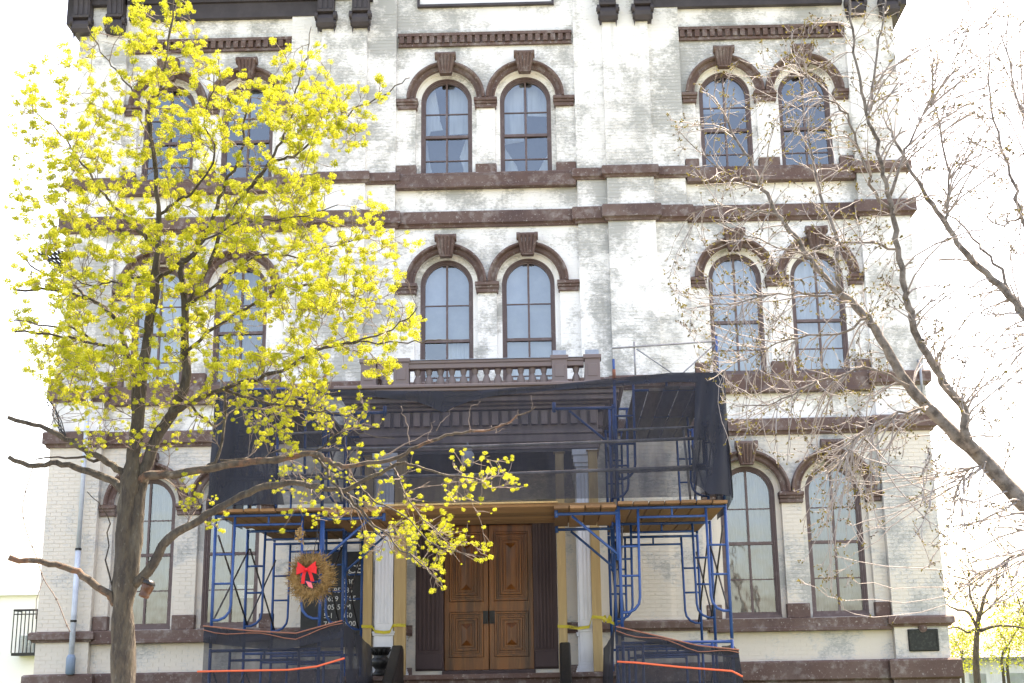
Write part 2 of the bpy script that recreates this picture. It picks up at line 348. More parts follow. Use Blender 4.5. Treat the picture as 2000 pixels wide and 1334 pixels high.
for i, (x0, x1, y) in enumerate(PLANES):
    top = TOPZ+1.4 if abs((x0+x1)/2) < 2.4 else TOPZ
    if y == 0:
        # split the centre bay at its door so a column may hold more than one opening
        panel(x0, x1, 0, 0, top, openings_in(x0, x1))
    else:
        wall.quad((x0, y, 0), (x1, y, 0), (x1, y, top), (x0, y, top))
        for xx, nb in ((x0, PLANES[i-1][2] if i else 12), (x1, PLANES[i+1][2] if i < 10 else 12)):
            if nb > y: wall.quad((xx, y, 0), (xx, y, top), (xx, nb, top), (xx, nb, 0))
# inner leaf behind each opening (a stepped white reveal), side and rear walls
wall.quad((-8.5, 12, 0), (8.5, 12, 0), (8.5, 12, TOPZ), (-8.5, 12, TOPZ))
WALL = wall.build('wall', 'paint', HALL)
for (cx, fl, zs, zb, rows) in WINS:
    rv = MB(); rv.arc(cx, zs, [(R_OP-.001, .12), (.53, .115), (.53, .25), (R_OP+.06, .25)])
    for s_ in (-1, 1):
        a, b = sorted((cx+s_*.53, cx+s_*(R_OP-.001))); rv.box(a, b, .116, .25, zb-.01, zs)
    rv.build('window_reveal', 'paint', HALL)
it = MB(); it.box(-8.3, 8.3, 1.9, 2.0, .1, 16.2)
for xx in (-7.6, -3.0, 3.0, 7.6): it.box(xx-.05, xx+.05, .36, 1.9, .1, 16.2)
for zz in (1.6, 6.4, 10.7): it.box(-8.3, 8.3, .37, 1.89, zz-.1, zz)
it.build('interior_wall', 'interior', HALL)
rf = MB(); rf.box(-8.45, 8.45, .3, 11.9, TOPZ-.05, TOPZ+.05); rf.box(-2.4, 2.4, -.05, 11.5, TOPZ+1.4, TOPZ+1.5)
rf.prism_x([(11.4, TOPZ+.06), (.05, TOPZ+.06), (.05, TOPZ+1.38), (11.4, TOPZ+1.38)], -2.38, 2.38)
rf.build('roof', 'roofing', HALL)

# bricks: real courses; the nearest 300 are single parts, the rest one mass
bricks = []
BH, BP, BL = .062, .0745, .205
for (x0, x1, y) in PLANES:
    ops = openings_in(x0, x1); top = 15.35
    r = 0; z = 1.93
    while z+BH < top:
        xs0 = x0+.004 - (BL+.011)/2*(r % 2); x = xs0
        blocked = [(o[0]-max(half_at(o, z), half_at(o, z+BH))-.004, o[0]+max(half_at(o, z), half_at(o, z+BH))+.004) for o in ops if max(half_at(o, z), half_at(o, z+BH)) > 0]
        while x < x1-.02:
            segs = [(max(x, x0+.003), min(x+BL, x1-.003))]
            for a, b in blocked:
                ns = []
                for p, q in segs:
                    if q <= a or p >= b: ns.append((p, q)); continue
                    if p < a: ns.append((p, a))
                    if q > b: ns.append((b, q))
                segs = ns
            for p, q in segs:
                if q-p > .03: bricks.append((p, q, z, y-(.006 if z < 6.3 else .0032)-.003*random.random(), y+.002))
            x += BL+.011
        z += BP; r += 1
full = [b for b in bricks if abs(b[1]-b[0]-BL) < 1e-6 and abs((b[0]+b[1])/2) > 4.2]
full.sort(key=lambda b: (Vector(((b[0]+b[1])/2, b[3], b[2]))-CAM).length)
single = set(full[:300])
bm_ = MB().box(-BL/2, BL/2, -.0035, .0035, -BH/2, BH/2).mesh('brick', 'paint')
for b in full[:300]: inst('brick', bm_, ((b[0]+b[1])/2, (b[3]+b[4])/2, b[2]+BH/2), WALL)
rest = [b for b in bricks if b not in single]
n = len(rest); A = np.array(rest)
p, q, z, y0, y1 = A.T; jit = RNG.uniform(-.002, .002, n)
c = np.stack([np.stack([p, y0, z], 1), np.stack([q, y0, z], 1), np.stack([q, y0, z+BH], 1), np.stack([p, y0, z+BH], 1),
              np.stack([p, y1, z], 1), np.stack([q, y1, z], 1), np.stack([q, y1, z+BH], 1), np.stack([p, y1, z+BH], 1)], 1)
ff = np.array([(0, 1, 2, 3), (0, 4, 5, 1), (3, 2, 6, 7), (0, 3, 7, 4), (1, 5, 6, 2)])
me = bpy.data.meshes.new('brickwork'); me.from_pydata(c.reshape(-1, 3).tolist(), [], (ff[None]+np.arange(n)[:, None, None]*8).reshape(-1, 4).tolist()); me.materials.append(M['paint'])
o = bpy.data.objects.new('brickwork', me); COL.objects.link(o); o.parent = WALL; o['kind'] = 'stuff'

# string courses follow the stepped face
path = [(-8.5, 12)]
for (x0, x1, y) in PLANES: path += [(x0, y), (x1, y)]
path += [(8.5, 12)]
LPATH = [p for p in path if p[0] < -1.8]+[(-1.46, 0)]; RPATH = [(1.34, 0)]+[p for p in path if p[0] > 1.8]
def course(z0, z1, p, lo=.07):
    prof = [(-.05, z0), (p*.45, z0), (p*.55, z0+lo*.6), (p*.8, z0+lo), (p, z0+lo+.004), (p, z1-.03), (p-.02, z1), (-.05, z1+.012)]
    for pth in ([path] if z0 > 6 else [LPATH, RPATH]): MB().sweep(pth, prof).build('string_course', 'stone', HALL)
course(10.52, 10.85, .12); course(11.45, 11.69, .10, .05); course(7.05, 7.33, .10, .05); course(6.15, 6.46, .12); course(2.47, 2.66, .11, .05)
for pth in (LPATH, RPATH): MB().sweep(pth, [(-.05, -.1), (.10, -.1), (.10, 1.52), (.14, 1.54), (.16, 1.56), (.16, 1.86), (.13, 1.89), (-.05, 1.90)]).build('base_course', 'stone', HALL)
# sill blocks under and between the windows
for fl, zt, z0 in ((3, 11.64, 11.37), (2, 7.37, 7.0), (1, 2.70, 2.455)):
    for bx in (-5.78, 0, 5.78):
        if fl == 1 and bx == 0: continue
        if fl == 2 and bx == 0: continue
        hw = 1.70 if bx else 1.83
        b = MB().box(bx-hw, bx+hw, -.145, .1, z0, zt-.03); b.box(bx-hw+.004, bx+hw-.004, -.165, .1, z0-.03, z0+.05)
        bevel(b.build('window_sill', 'stone', HALL), .012)
        for sx in (-1, 0, 1):
            xa, xb = (bx-.205, bx+.205) if sx == 0 else sorted((bx+sx*(hw), bx+sx*(.82+R_OP-.01)))
            bevel(MB().box(xa-.01, xb+.01, -.075, .09, zt-.029, zt+.24).build('sill_block', 'stone', HALL), .015, 2)
# hood mouldings, keystones, imposts
hood_prof = [(.632, .03), (.632, -.045), (.66, -.07), (.672, -.045), (.70, -.045), (.735, -.06), (.742, -.10), (.77, -.135), (.80, -.135), (.813, -.12), (.815, .03)]
key = MB()
for i in range(5):
    t = -.5+i/4
    key.add([(t*.33-.038, -.20, .44), (t*.33+.038, -.20, .44), (t*.21+.025, -.135, -.02), (t*.21-.025, -.135, -.02), (t*.33-.036, -.02, .44), (t*.33+.036, -.02, .44), (t*.21+.024, -.02, -.02), (t*.21-.024, -.02, -.02), (t*.33, -.225, .43), (t*.21, -.155, 0)],
            [(8, 1, 2, 9), (0, 8, 9, 3), (3, 9, 2), (4, 0, 3, 7), (1, 5, 6, 2), (2, 6, 7, 3), (0, 1, 8), (4, 5, 1, 0)])
key.tube([(-.185, -.15, .455), (.185, -.15, .455)], .062, 10); key.tube([(-.215, -.13, .43), (-.15, -.13, .43)], .10, 12); key.tube([(.15, -.13, .43), (.215, -.13, .43)], .10, 12)
key.box(-.12, .12, -.14, -.01, -.05, -.005)
key.v = [(x, y*1.15-.02, z*.8) for x, y, z in key.v]
key_me = key.mesh('keystone', 'stone')
for (cx, fl, zs, zb, rows) in WINS:
    h = MB().arc(cx, zs+.002, hood_prof).build('window_hood', 'stone', HALL)
    inst('keystone', key_me, (cx, 0, zs+.56), h)
def impost(xa, xb, zs):
    b = MB(); b.box(xa+.02, xb-.02, -.06, .1, zs-.215, zs-.13); b.box(xa+.008, xb-.008, -.085, .1, zs-.132, zs-.075); b.box(xa, xb, -.115, .1, zs-.077, zs)
    bevel(b.build('impost', 'stone', HALL), .01)
for fl in (1, 2, 3):
    zs = FLOORS[fl]['zs']
    for bx, hw in ((-5.78, 1.725), (0, 1.845), (5.78, 1.725)):
        if fl == 1 and bx == 0: continue
        impost(bx-.24, bx+.24, zs); impost(bx-hw, bx-.82-R_OP+.05, zs); impost(bx+.82+R_OP-.05, bx+hw, zs)
# dentil courses over the third floor windows
dent = bevel_me = MB().box(-.048, .048, -.085, .0, -.075, .075).mesh('dentil', 'stone')
for bx, hw in ((-5.78, 1.735), (0, 1.82), (5.78, 1.735)):
    d = MB(); d.box(bx-hw, bx+hw, -.10, .02, 14.755, 14.82); d.box(bx-hw+.01, bx+hw-.01, -.035, .02, 14.58, 14.757); d.box(bx-hw+.005, bx+hw-.005, -.07, .02, 14.53, 14.585)
    D_ = d.build('dentil_course', 'stone', HALL); k = round(2*hw/.157)
    for i in range(k): inst('dentil', dent, (bx-hw+2*hw*(i+.5)/k, -.02, 14.67), D_)
# cornice with scrolled corbels
for s_ in (-1, 1):
    c_ = MB()
    def span(xa, xb): return tuple(sorted((s_*xa, s_*xb)))
    for xa, xb in ((3.45, 7.55), ):
        a, b = span(xa, xb); c_.box(a, b, -.13, .05, 15.27, 15.36); c_.box(a, b, -.118, .05, 15.362, 15.62); c_.box(a, b, -.17, .05, 15.62, 15.70); c_.box(a, b, -.142, .05, 15.702, 16.1); c_.box(a, b, -.25, .05, 16.1, 16.2)
    for xa, xb in ((2.35, 3.45), (7.55, 8.62)):
        a, b = span(xa, xb); c_.box(a, b, -.29, .05, 15.56, 16.1)
    a, b = span(2.3, 9.25); c_.box(a, b, -1.05, .05, 16.2, 16.34); c_.box(a, b, -1.15, .05, 16.34, 16.62)
    a, b = span(8.5, 8.9); c_.box(a, b, .05, 6, 15.3, 16.2)
    CO = c_.build('cornice', 'cornice', HALL)
    prof = [(-.1, 14.90), (-.34, 14.90), (-.39, 14.97), (-.41, 15.06), (-.39, 15.14), (-.35, 15.19), (-.44, 15.20), (-.45, 15.25), (-.39, 15.28), (-.40, 15.5), (-.46, 15.74), (-.62, 15.95), (-.95, 16.1), (-1.0, 16.2), (-.1, 16.2)]
    for cxx in (2.58, 3.30, 7.72, 8.42):
        k = MB(); x = s_*cxx; k.prism_x(prof, x-.17, x+.17)
        for j in (-.105, 0, .105): k.prism_x([(y-.018 if y < -.12 else y, zz) for y, zz in prof[8:13]]+[(-.3, 15.9), (-.3, 15.29)], x+j-.03, x+j+.03)
        for e in (-1, 1):
            k.tube([(x+e*.16, -.33, 15.14), (x+e*.225, -.33, 15.14)], .10, 14); k.tube([(x+e*.2, -.33, 15.14), (x+e*.24, -.33, 15.14)], .045, 10)
            k.tube([(x+e*.16, -.30, 14.99), (x+e*.205, -.30, 14.99)], .075, 12)
            k.tube([(x+e*.16, -.62, 15.98), (x+e*.225, -.62, 15.98)], .16, 14)
            k.add([(x+e*.15, -.30, 14.93), (x+e*.19, -.30, 14.93), (x+e*.17, -.28, 14.76), (x+e*.15, -.22, 14.93), (x+e*.19, -.22, 14.93)], [(0, 1, 2), (1, 4, 2), (4, 3, 2), (3, 0, 2)])
        k.build('corbel', 'cornice', CO)
    for i in range(9):
        x = s_*(3.75+i*.45); MB().box(x-.09, x+.09, -.42, -.12, 15.98, 16.1).build('modillion', 'cornice', CO)
fp = MB(); fp.box(-1.42, 1.46, -.09, .02, 15.44, 15.49); fp.box(-1.42, -1.37, -.09, .02, 15.49, 16.5); fp.box(1.41, 1.46, -.09, .02, 15.49, 16.5); fp.box(-1.42, 1.46, -.09, .02, 16.5, 16.56)
FP = fp.build('frieze_panel_frame', 'cornice', HALL); MB().box(-1.37, 1.41, -.03, .02, 15.49, 16.5).build('frieze_panel', 'stucco', FP)
pd = MB().add([(-2.6, -.4, 17.8), (2.6, -.4, 17.8), (0, -.4, 18.9), (-2.6, .2, 17.8), (2.6, .2, 17.8), (0, .2, 18.9)], [(0, 1, 2), (5, 4, 3), (0, 3, 4, 1), (1, 4, 5, 2), (2, 5, 3, 0)]); pd.build('pediment', 'cornice', HALL)

# sash windows: frame, eight panes, curtain
def arch_strip(mb, cx, zs, r0, r1, y0, y1, n=24): mb.arc(cx, zs, [(r1, y1), (r1, y0), (r0, y0), (r0, y1)], n)
CUR = {(1, -6.6): 'gauze', (1, -4.96): 'gauze', (1, 4.96): 'gauze', (1, 6.6): 'gauze', (2, 4.96): 'white', (2, 6.6): 'white', (2, -6.6): 'white', (2, -4.96): 'gauze',
       (2, -.82): 'blind', (2, .82): 'blind', (3, -.82): 'torn', (3, .82): 'torn', (3, 4.96): 'part', (3, 6.6): 'none', (3, -6.6): 'none', (3, -4.96): 'part'}
GR = .44
for (cx, fl, zs, zb, rows) in WINS:
    f = MB(); yb = .235
    f.arc(cx, zs, [(.532, .26), (.532, .14), (.50, .135), (.495, .165), (.468, .165), (.465, .19), (GR, .19), (GR, yb+.05)])
    for s_ in (-1, 1):
        for a, b, y in ((.532, .50, .138), (.50, .465, .166), (.465, GR, .192)):
            p, q = sorted((cx+s_*a, cx+s_*b)); f.box(p, q, y, .27, zb, zs)
    f.box(cx-.532, cx+.532, .10, .27, zb-.02, zb+.045); f.box(cx-.464, cx+.464, .17, .27, zb+.044, zb+.10)
    W = f.build('window', 'frame', HALL)
    s = MB(); s.box(cx-.02, cx+.02, .195, .245, zb+.1, zs+GR-.005)
    s.box(cx-GR-.01, cx+GR+.01, .172, .25, rows[1]-.028, rows[1]+.03)
    for r in (rows[0], rows[2]): s.box(cx-GR-.004, cx-.021, .205, .24, r-.011, r+.011); s.box(cx+.021, cx+GR+.004, .205, .24, r-.011, r+.011)
    s.build('sash', 'frame', W)
    for s_ in (-1, 1):
        xa, xb = sorted((cx+s_*.018, cx+s_*(GR+.003)))
        tilt = random.uniform(-.004, .004)
        for (za, zt) in ((zb+.1, rows[2]), (rows[2], rows[1]), (rows[1], rows[0])):
            MB().quad((xa, .226+tilt, za), (xb, .226-tilt, za), (xb, .226-tilt, zt), (xa, .226+tilt, zt)).build('pane', 'glass', W); tilt = random.uniform(-.004, .004)
        k = 9; poly = [(cx+s_*.018, rows[0])]
        z_start = max(rows[0]-zs, -GR)
        poly.append((cx+s_*(GR+.003), rows[0]))
        a0 = max(0., math.asin(max(-1, min(1, (rows[0]-zs)/(GR+.003))))) if rows[0] > zs else 0.
        for i in range(k+1):
            q = a0+(PI/2-a0)*i/k; poly.append((cx+s_*max(.018, (GR+.003)*math.cos(q)), zs+(GR+.003)*math.sin(q)))
        pp = []
        for xz in poly:
            if not pp or (abs(xz[0]-pp[-1][0])+abs(xz[1]-pp[-1][1])) > 1e-4: pp.append(xz)
        if rows[0] > zs: pp[1] = (cx+s_*(GR+.003)*math.cos(a0), rows[0])
        pv = [(x, .226, z_) for x, z_ in pp]
        MB().add(pv, [tuple(range(len(pv)))]).build('pane', 'glass', W)
    kind = CUR[(fl, cx)]
    def sheet(xa, xb, za, zt, m, amp, cut=None, y=.40, name='curtain'):
        c = MB(); nx, nz = 36, 8; ph = random.uniform(0, 6); vs = []
        for j in range(nz+1):
            for i in range(nx+1):
                u = i/nx; x = xa+(xb-xa)*u; z_ = za+(zt-za)*j/nz
                if cut: x = cut(u, j/nz, xa, xb)
                vs.append((x, y+amp*math.sin(u*26+ph+.6*math.sin(j*.9+u*5)), z_))
        c.add(vs, [(j*(nx+1)+i, j*(nx+1)+i+1, (j+1)*(nx+1)+i+1, (j+1)*(nx+1)+i) for j in range(nz) for i in range(nx)]); return c.build(name, m, W, True)
    top = zs+.5
    if kind == 'gauze':
        sheet(cx-.46, cx-.02, zb+.08, top, 'gauze', .03); sheet(cx+.0, cx+.46, zb+.08, top, 'gauze', .03, y=.43)
    elif kind == 'white':
        sheet(cx-.47, cx+.47, zb+.05, top, 'curtain', .025)
    elif kind == 'blind':
        sheet(cx-.47, cx+.47, rows[1]+(.0 if cx < 0 else -.4), top, 'blind', .002, y=.33, name='blind')
        sheet(cx-.0, cx+.47, zb, rows[0]-.05, 'curtain', .02, y=.42)
        if cx > 0: sheet(cx-.47, cx+.0, zb, rows[0]-.1, 'curtain', .02, y=.42)
    elif kind == 'part':
        sheet(cx-.47, cx+.47, zb+1.4, top, 'blind', .004, y=.36, name='blind')
    elif kind == 'torn':
        h_ = zs+.45-zb
        rags = ([[(-.46, 0), (-.36, 0), (-.33, .12), (-.39, .27), (-.43, .42), (-.34, .55), (-.46, .60)], [(.46, 0), (.28, 0), (.33, .14), (.25, .27), (.38, .46), (.46, .48)],
                 [(-.46, .55), (-.10, .56), (-.16, .66), (-.20, .82), (-.28, 1.03), (-.46, 1.03)], [(.03, .52), (.46, .52), (.46, .95), (.46, 1.03), (.03, 1.03)]] if cx < 0 else
                [[(-.46, 0), (-.10, 0), (-.16, .06), (-.2, .16), (-.32, .25), (-.46, .36)], [(.46, 0), (.08, 0), (.24, .10), (.36, .22), (.46, .28)],
                 [(-.46, .40), (-.04, .42), (-.04, 1.03), (-.46, 1.03), (-.46, .80)], [(.04, .70), (.46, .68), (.46, .85), (.46, 1.03), (.04, 1.03)]])
        for i, rg in enumerate(rags):
            c = MB(); c.add([(cx+x, .38+.03*math.sin(x*23)+.03*i, zb+z_*h_) for x, z_ in rg], [tuple(range(len(rg)))]); c.build('curtain', 'curtain', W)
    if fl == 1 and cx == -4.96:
        MB().quad((cx+.1, .30, zb+.55), (cx+.40, .30, zb+.55), (cx+.40, .30, zb+.80), (cx+.1, .30, zb+.80)).build('notice', 'paper', W)

# door, its surround, steps and portico
ds = MB()
ds.box(-1.45, 1.33, .27, .33, 1.6, 4.78)                                   # back board
for s_ in (-1, 1):
    xa, xb = (-1.40, -.88) if s_ < 0 else (.82, 1.27)
    ds.box(xa, xb, -.02, .27, 1.83, 4.75)
    k = 5
    for i in range(k): a = xa+.06+(xb-xa-.12)*i/k; ds.box(a, a+(xb-xa-.12)/k*.6, -.045, -.018, 2.2, 4.6)
    ds.box(xa+.012, xb-.012, -.06, -.019, 1.86, 2.15)
ds.box(-.88, .82, .0, .27, 4.55, 4.75); ds.box(-1.44, 1.31, -.08, .26, 4.752, 4.95); ds.box(-.9, .84, -.05, .26, 1.70, 1.829)
bevel(ds.build('door_surround', 'doorframe', HALL), .008)
for s_ in (-1, 1):
    xa, xb = ((-.875, -.036) if s_ < 0 else (-.024, .815))
    d = MB(); d.box(xa, xb, .20, .26, 1.835, 4.54)
    for za, zt in ((1.835, 2.07), (2.90, 3.10), (4.40, 4.54)): d.box(xa+.002, xb-.002, .165, .2, za+.001, zt)
    d.box(xa+.001, xa+.10, .163, .2, 1.84, 4.535); d.box(xb-.10, xb-.001, .163, .2, 1.84, 4.535)
    D_ = bevel(d.build('door', 'door', HALL), .006)
    for za, zt in ((2.07, 2.90), (3.10, 4.40)):
        pa, pb = xa+.10, xb-.10; p = MB()
        for k, (ins, y) in enumerate(((.0, .140), (.075, .187), (.115, .158), (.175, .186))):
            i2 = ins+.035
            def ring(i_, yy): return [(pa+i_, yy, za+i_), (pb-i_, yy, za+i_), (pb-i_, yy, zt-i_), (pa+i_, yy, zt-i_)]
            if pb-pa-2*i2 < .06: break
            o1, o2, o3 = ring(ins, .199), ring(ins+.006, y), ring(i2, y)
            o4 = ring(i2+.006, .197)
            for A_, B_ in ((o1, o2), (o2, o3), (o3, o4)):
                for e in range(4): p.quad(A_[e], A_[(e+1) % 4], B_[(e+1) % 4], B_[e])
        p.add([(pa+.215, .196, za+.215), (pb-.215, .196, za+.215), (pb-.215, .196, zt-.215), (pa+.215, .196, zt-.215), ((pa+pb)/2, .150, za+.32), ((pa+pb)/2, .150, zt-.32)], [(0, 1, 4), (1, 2, 5, 4), (2, 3, 5), (3, 0, 4, 5)])
        p.build('door_panel', 'door', D_)
    lk = MB(); lx = -.03+s_*.062; lk.box(lx-.05, lx+.05, .135, .165, 2.68, 2.92); lk.tube([(lx, .14, 2.74), (lx, .09, 2.74)], .022, 10)
    lk.build('lock', 'black_iron', D_)
MB().box(-.55, -.25, .10, .16, 4.585, 4.64).build('door_light', 'white_wood', HALL)

st = MB(); st.box(-2.35, 2.35, -2.75, -.1, 1.42, 1.72); st.box(-2.42, 2.42, -2.82, -.1, 1.66, 1.745)
st.box(-2.3, -1.5, -2.7, -.1, 0, 1.42); st.box(1.5, 2.3, -2.7, -.1, 0, 1.42)
bevel(st.build('porch_floor', 'stone', HALL), .012)
for i in range(9):
    z1 = 1.73-.175*(i+1); y = -2.83-.29*i
    bevel(MB().box(-1.3, 1.3, y-.29, y, 0, z1).build('step', 'stone', HALL), .012)
ck = MB()
for s_ in (-1, 1):
    a, b = sorted((s_*1.305, s_*1.62)); ck.prism_x([(-2.83, 0), (-5.6, 0), (-5.6, .35), (-2.83, 1.55)], a, b)
ck.build('stair_cheek', 'stone', HALL)
# columns
col = MB()
col.box(-.21, .21, -.21, .21, 1.745, 1.80); 
for r_, z0, z1 in ((.20, 1.80, 1.83), (.185, 1.83, 1.87), (.17, 1.87, 1.91), (.163, 1.91, 2.40), (.185, 2.40, 2.44), (.195, 2.44, 2.47), (.155, 2.47, 5.2), (.18, 5.2, 5.27), (.20, 5.27, 5.4), (.22, 5.4, 5.5)):
    col.box(-r_, r_, -r_, r_, z0, z1)
for i in range(4):
    a = -.11+i*.062
    col.box(a, a+.036, -.165, -.154, 2.6, 5.1)
col_me = col.mesh('column', 'white_wood')
for x, y in ((-1.67, -2.42), (1.80, -2.42), (-1.72, -.25), (1.8, -.25)): bevel(inst('column', col_me, (x, y, 0), HALL), .008)
en = MB()
en.box(-2.06, 2.06, -2.62, -.23, 5.52, 5.64); en.box(-2.09, 2.09, -2.65, -.231, 5.64, 5.78); en.box(-2.12, 2.12, -2.68, -.232, 5.78, 5.84); en.box(-2.05, 2.05, -2.61, -.233, 5.84, 6.22)
for i, (o_, z0, z1) in enumerate(((.12, 6.22, 6.28), (.20, 6.28, 6.33), (.30, 6.33, 6.42), (.36, 6.42, 6.50), (.42, 6.50, 6.56), (.46, 6.56, 6.62))): en.box(-2.06-o_, 2.06+o_, -2.6-o_, -.234-i*.002, z0, z1)
EN = bevel(en.build('entablature', 'portico', HALL), .012)
pd_me = MB().box(-.055, .055, -.085, .0, -.12, .12).mesh('dentil', 'portico')
for i in range(24): inst('dentil', pd_me, (-1.97+3.94*i/23, -2.612, 6.07), EN)
for i in range(13):
    for s_ in (-1, 1): inst('dentil', pd_me, (s_*2.052, -2.4+i*.175, 6.07), EN, rot=(0, 0, -s_*PI/2 if s_ < 0 else PI/2))
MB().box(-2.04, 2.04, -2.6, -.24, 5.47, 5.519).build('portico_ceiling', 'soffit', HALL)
ba = MB()
ba.box(-2.14, 2.14, -2.62, -2.38, 6.621, 6.645)
for s_ in (-1, 1):
    a, b = sorted((s_*1.86, s_*2.10)); ba.box(a, b, -2.379, -.24, 6.623, 6.647); ba.box(a, b, -2.379, -.24, 7.0, 7.13)
ba.box(-1.83, 1.83, -2.61, -2.39, 7.0, 7.09); ba.box(-1.835, 1.835, -2.63, -2.37, 7.09, 7.145)
BA = bevel(ba.build('balustrade', 'portico', HALL), .008)
bal = MB().lathe([(.035, 0), (.066, 0), (.066, .022), (.046, .036), (.066, .07), (.076, .115), (.064, .175), (.040, .225), (.034, .25), (.050, .265), (.050, .285), (.054, .30), (.062, .325), (.062, .357)], (0, 0, 0), 10).mesh('baluster', 'portico', smooth=True)
bx_ = [-1.12+2.24*i/11 for i in range(12)]+[-1.69, 1.69]
for x in bx_: inst('baluster', bal, (x, -2.5, 6.645), BA)
for s_ in (-1, 1):
    for i in range(9): inst('baluster', bal, (s_*1.98, -2.2+i*.22, 6.645), BA)
for x in (-1.40, 1.40, -1.98, 1.98):
    p = MB(); p.box(x-.135, x+.135, -2.635, -2.365, 6.646, 7.12); p.box(x-.16, x+.16, -2.66, -2.34, 7.12, 7.19); p.box(x-.15, x+.15, -2.65, -2.35, 6.6455, 6.73); p.box(x-.085, x+.085, -2.645, -2.6, 6.80, 7.02)
    Pd = bevel(p.build('pedestal', 'portico', BA), .006)
MB().box(-1.82, 1.82, -2.65, -2.36, 7.146, 7.154).build('flashing', 'lead', BA)
for x in (1.40, 1.98): MB().box(x-.12, x+.12, -2.62, -2.38, 7.191, 7.28).build('pedestal_cap', 'lead', BA)
# ------------------------------------------------------------------ small fixed things on the facade
L_ = thing('porch_lantern', 'small pale lantern hanging from the front of the dark portico', 'lantern', (-.22, -2.78, 5.55))
MB().tube([(-.22, -2.62, 5.60), (-.22, -2.78, 5.62), (-.22, -2.78, 5.52)], .014, 6).build('arm', 'galv', L_)
MB().lathe([(.03, .36), (.06, .35), (.085, .30), (.075, .28)][::-1], (-.22, -2.78, 5.2), 12).build('cap', 'galv', L_, True)
MB().lathe([(.055, .0), (.095, .03), (.12, .14), (.105, .24), (.07, .28)], (-.22, -2.78, 5.2), 14).build('lamp_shade', 'blind', L_, True)
PL = thing('wall_plaque', 'dark bronze plaque topped by a round medallion on the right corner pier', 'plaque', (8.02, -.15, 2.02))
p = MB(); p.box(7.74, 8.30, -.19, -.157, 2.02, 2.42); bevel(p.build('plate', 'bronze', PL), .01)
p = MB(); p.box(7.76, 8.28, -.205, -.191, 2.04, 2.06); p.box(7.76, 8.28, -.205, -.191, 2.38, 2.40); p.box(7.76, 7.78, -.205, -.191, 2.061, 2.379); p.box(8.26, 8.28, -.205, -.191, 2.061, 2.379); p.build('rim', 'bronze', PL)
p = MB(); p.tube([(8.02, -.157, 2.435), (8.02, -.215, 2.435)], .075, 16); p.tube([(8.02, -.215, 2.435), (8.02, -.235, 2.435)], .045, 12); p.build('medallion', 'stone', PL)
DP = thing('downpipe', 'pale grey metal downpipe running down the left corner pier', 'drainpipe', (-7.75, -.27, 1.9))
MB().tube([(-7.75, -.33, 1.95), (-7.75, -.33, 4.2)], .052, 12).build('pipe', 'pipe', DP, True)
MB().tube([(-7.75, -.33, 4.2), (-7.75, -.33, 7.6)], .043, 12).build('pipe', 'pipe', DP, True)
MB().lathe([(.05, 0), (.085, .02), (.085, .30), (.06, .36)], (-7.75, -.33, 1.88), 12).build('boot', 'pipe_blue', DP, True)
for zz in (2.85, 4.18, 5.7):
    MB().tube([(-7.75, -.33, zz-.02), (-7.75, -.33, zz+.02)], .06, 12).build('strap', 'black_iron', DP)
GP = thing('conduit', 'thin grey conduit standing up the right corner pier', 'pipe', (8.30, -.3, 6.2))
MB().tube([(8.38, -.30, 6.47), (8.38, -.30, 7.42), (8.38, -.20, 7.52)], .028, 8).build('pipe', 'galv', GP, True)
CB = MB()
for k in range(4):
    pts = [at(95+30*t+6*math.sin(5*t+k*1.7), 782+66*t+4*k*t, -.36) for t in [i/9 for i in range(10)]]; CB.tube(pts, .008, 5)
CB.tube([at(95, 782, -.36), at(108, 800, -.36), at(118, 838, -.36), at(128, 850, -.36), at(120, 822, -.34), at(103, 790, -.36)], .010, 5)
tag(CB.build('cable_bundle', 'black_iron'), 'black cables dangling from the second floor ledge at the left corner', 'cable')
FE = thing('fire_escape', 'black iron fire escape landing on the left side of the building', 'fire escape', (-8.85, 1.2, 10.2))
k = MB()
for i in range(8): k.box(-9.25+i*.085, -9.22+i*.085, .3, 2.2, 10.30, 10.335)
for i in range(7): k.box(-9.25, -8.6, .35+i*.3, .38+i*.3, 10.26, 10.30)
k.build('grating', 'black_iron', FE)
for yy in (.35, 2.1): MB().tube([(-8.52, yy, 9.9), (-9.2, yy, 10.28)], .02, 6).build('bracket', 'black_iron', FE)

# sign board behind the wreath
def text(name, body, loc, size, m, parent=None, rot=(PI/2, 0, 0), sx=1.):
    # flat print: the font outline is turned into a plain mesh
    cu = bpy.data.curves.new(name, 'FONT'); cu.body = body; cu.size = size; cu.extrude = .002; cu.resolution_u = 2
    cu.materials.append(M[m]); t_ = bpy.data.objects.new(name, cu); COL.objects.link(t_)
    bpy.context.view_layer.update(); me = bpy.data.meshes.new_from_object(t_.evaluated_get(bpy.context.evaluated_depsgraph_get())); bpy.data.objects.remove(t_); bpy.data.curves.remove(cu)
    o = bpy.data.objects.new(name, me); COL.objects.link(o)
    if parent: o.parent = parent; loc = Vector(loc)-wloc(parent)
    o.location = loc; o.rotation_euler = rot; o.scale = (sx, 1, 1); return o
SG = thing('sign_board', 'black hours sign board with white lettering behind the wreath', 'sign', (-3.0, -.45, 2.3))
bevel(MB().box(-3.48, -2.30, -.50, -.45, 2.28, 4.02).build('board', 'board', SG), .01)
for xx in (-3.4, -2.4):
    MB().box(xx-.03, xx+.03, -.45, -.24, 2.2, 3.9).build('bracket', 'black_iron', SG)
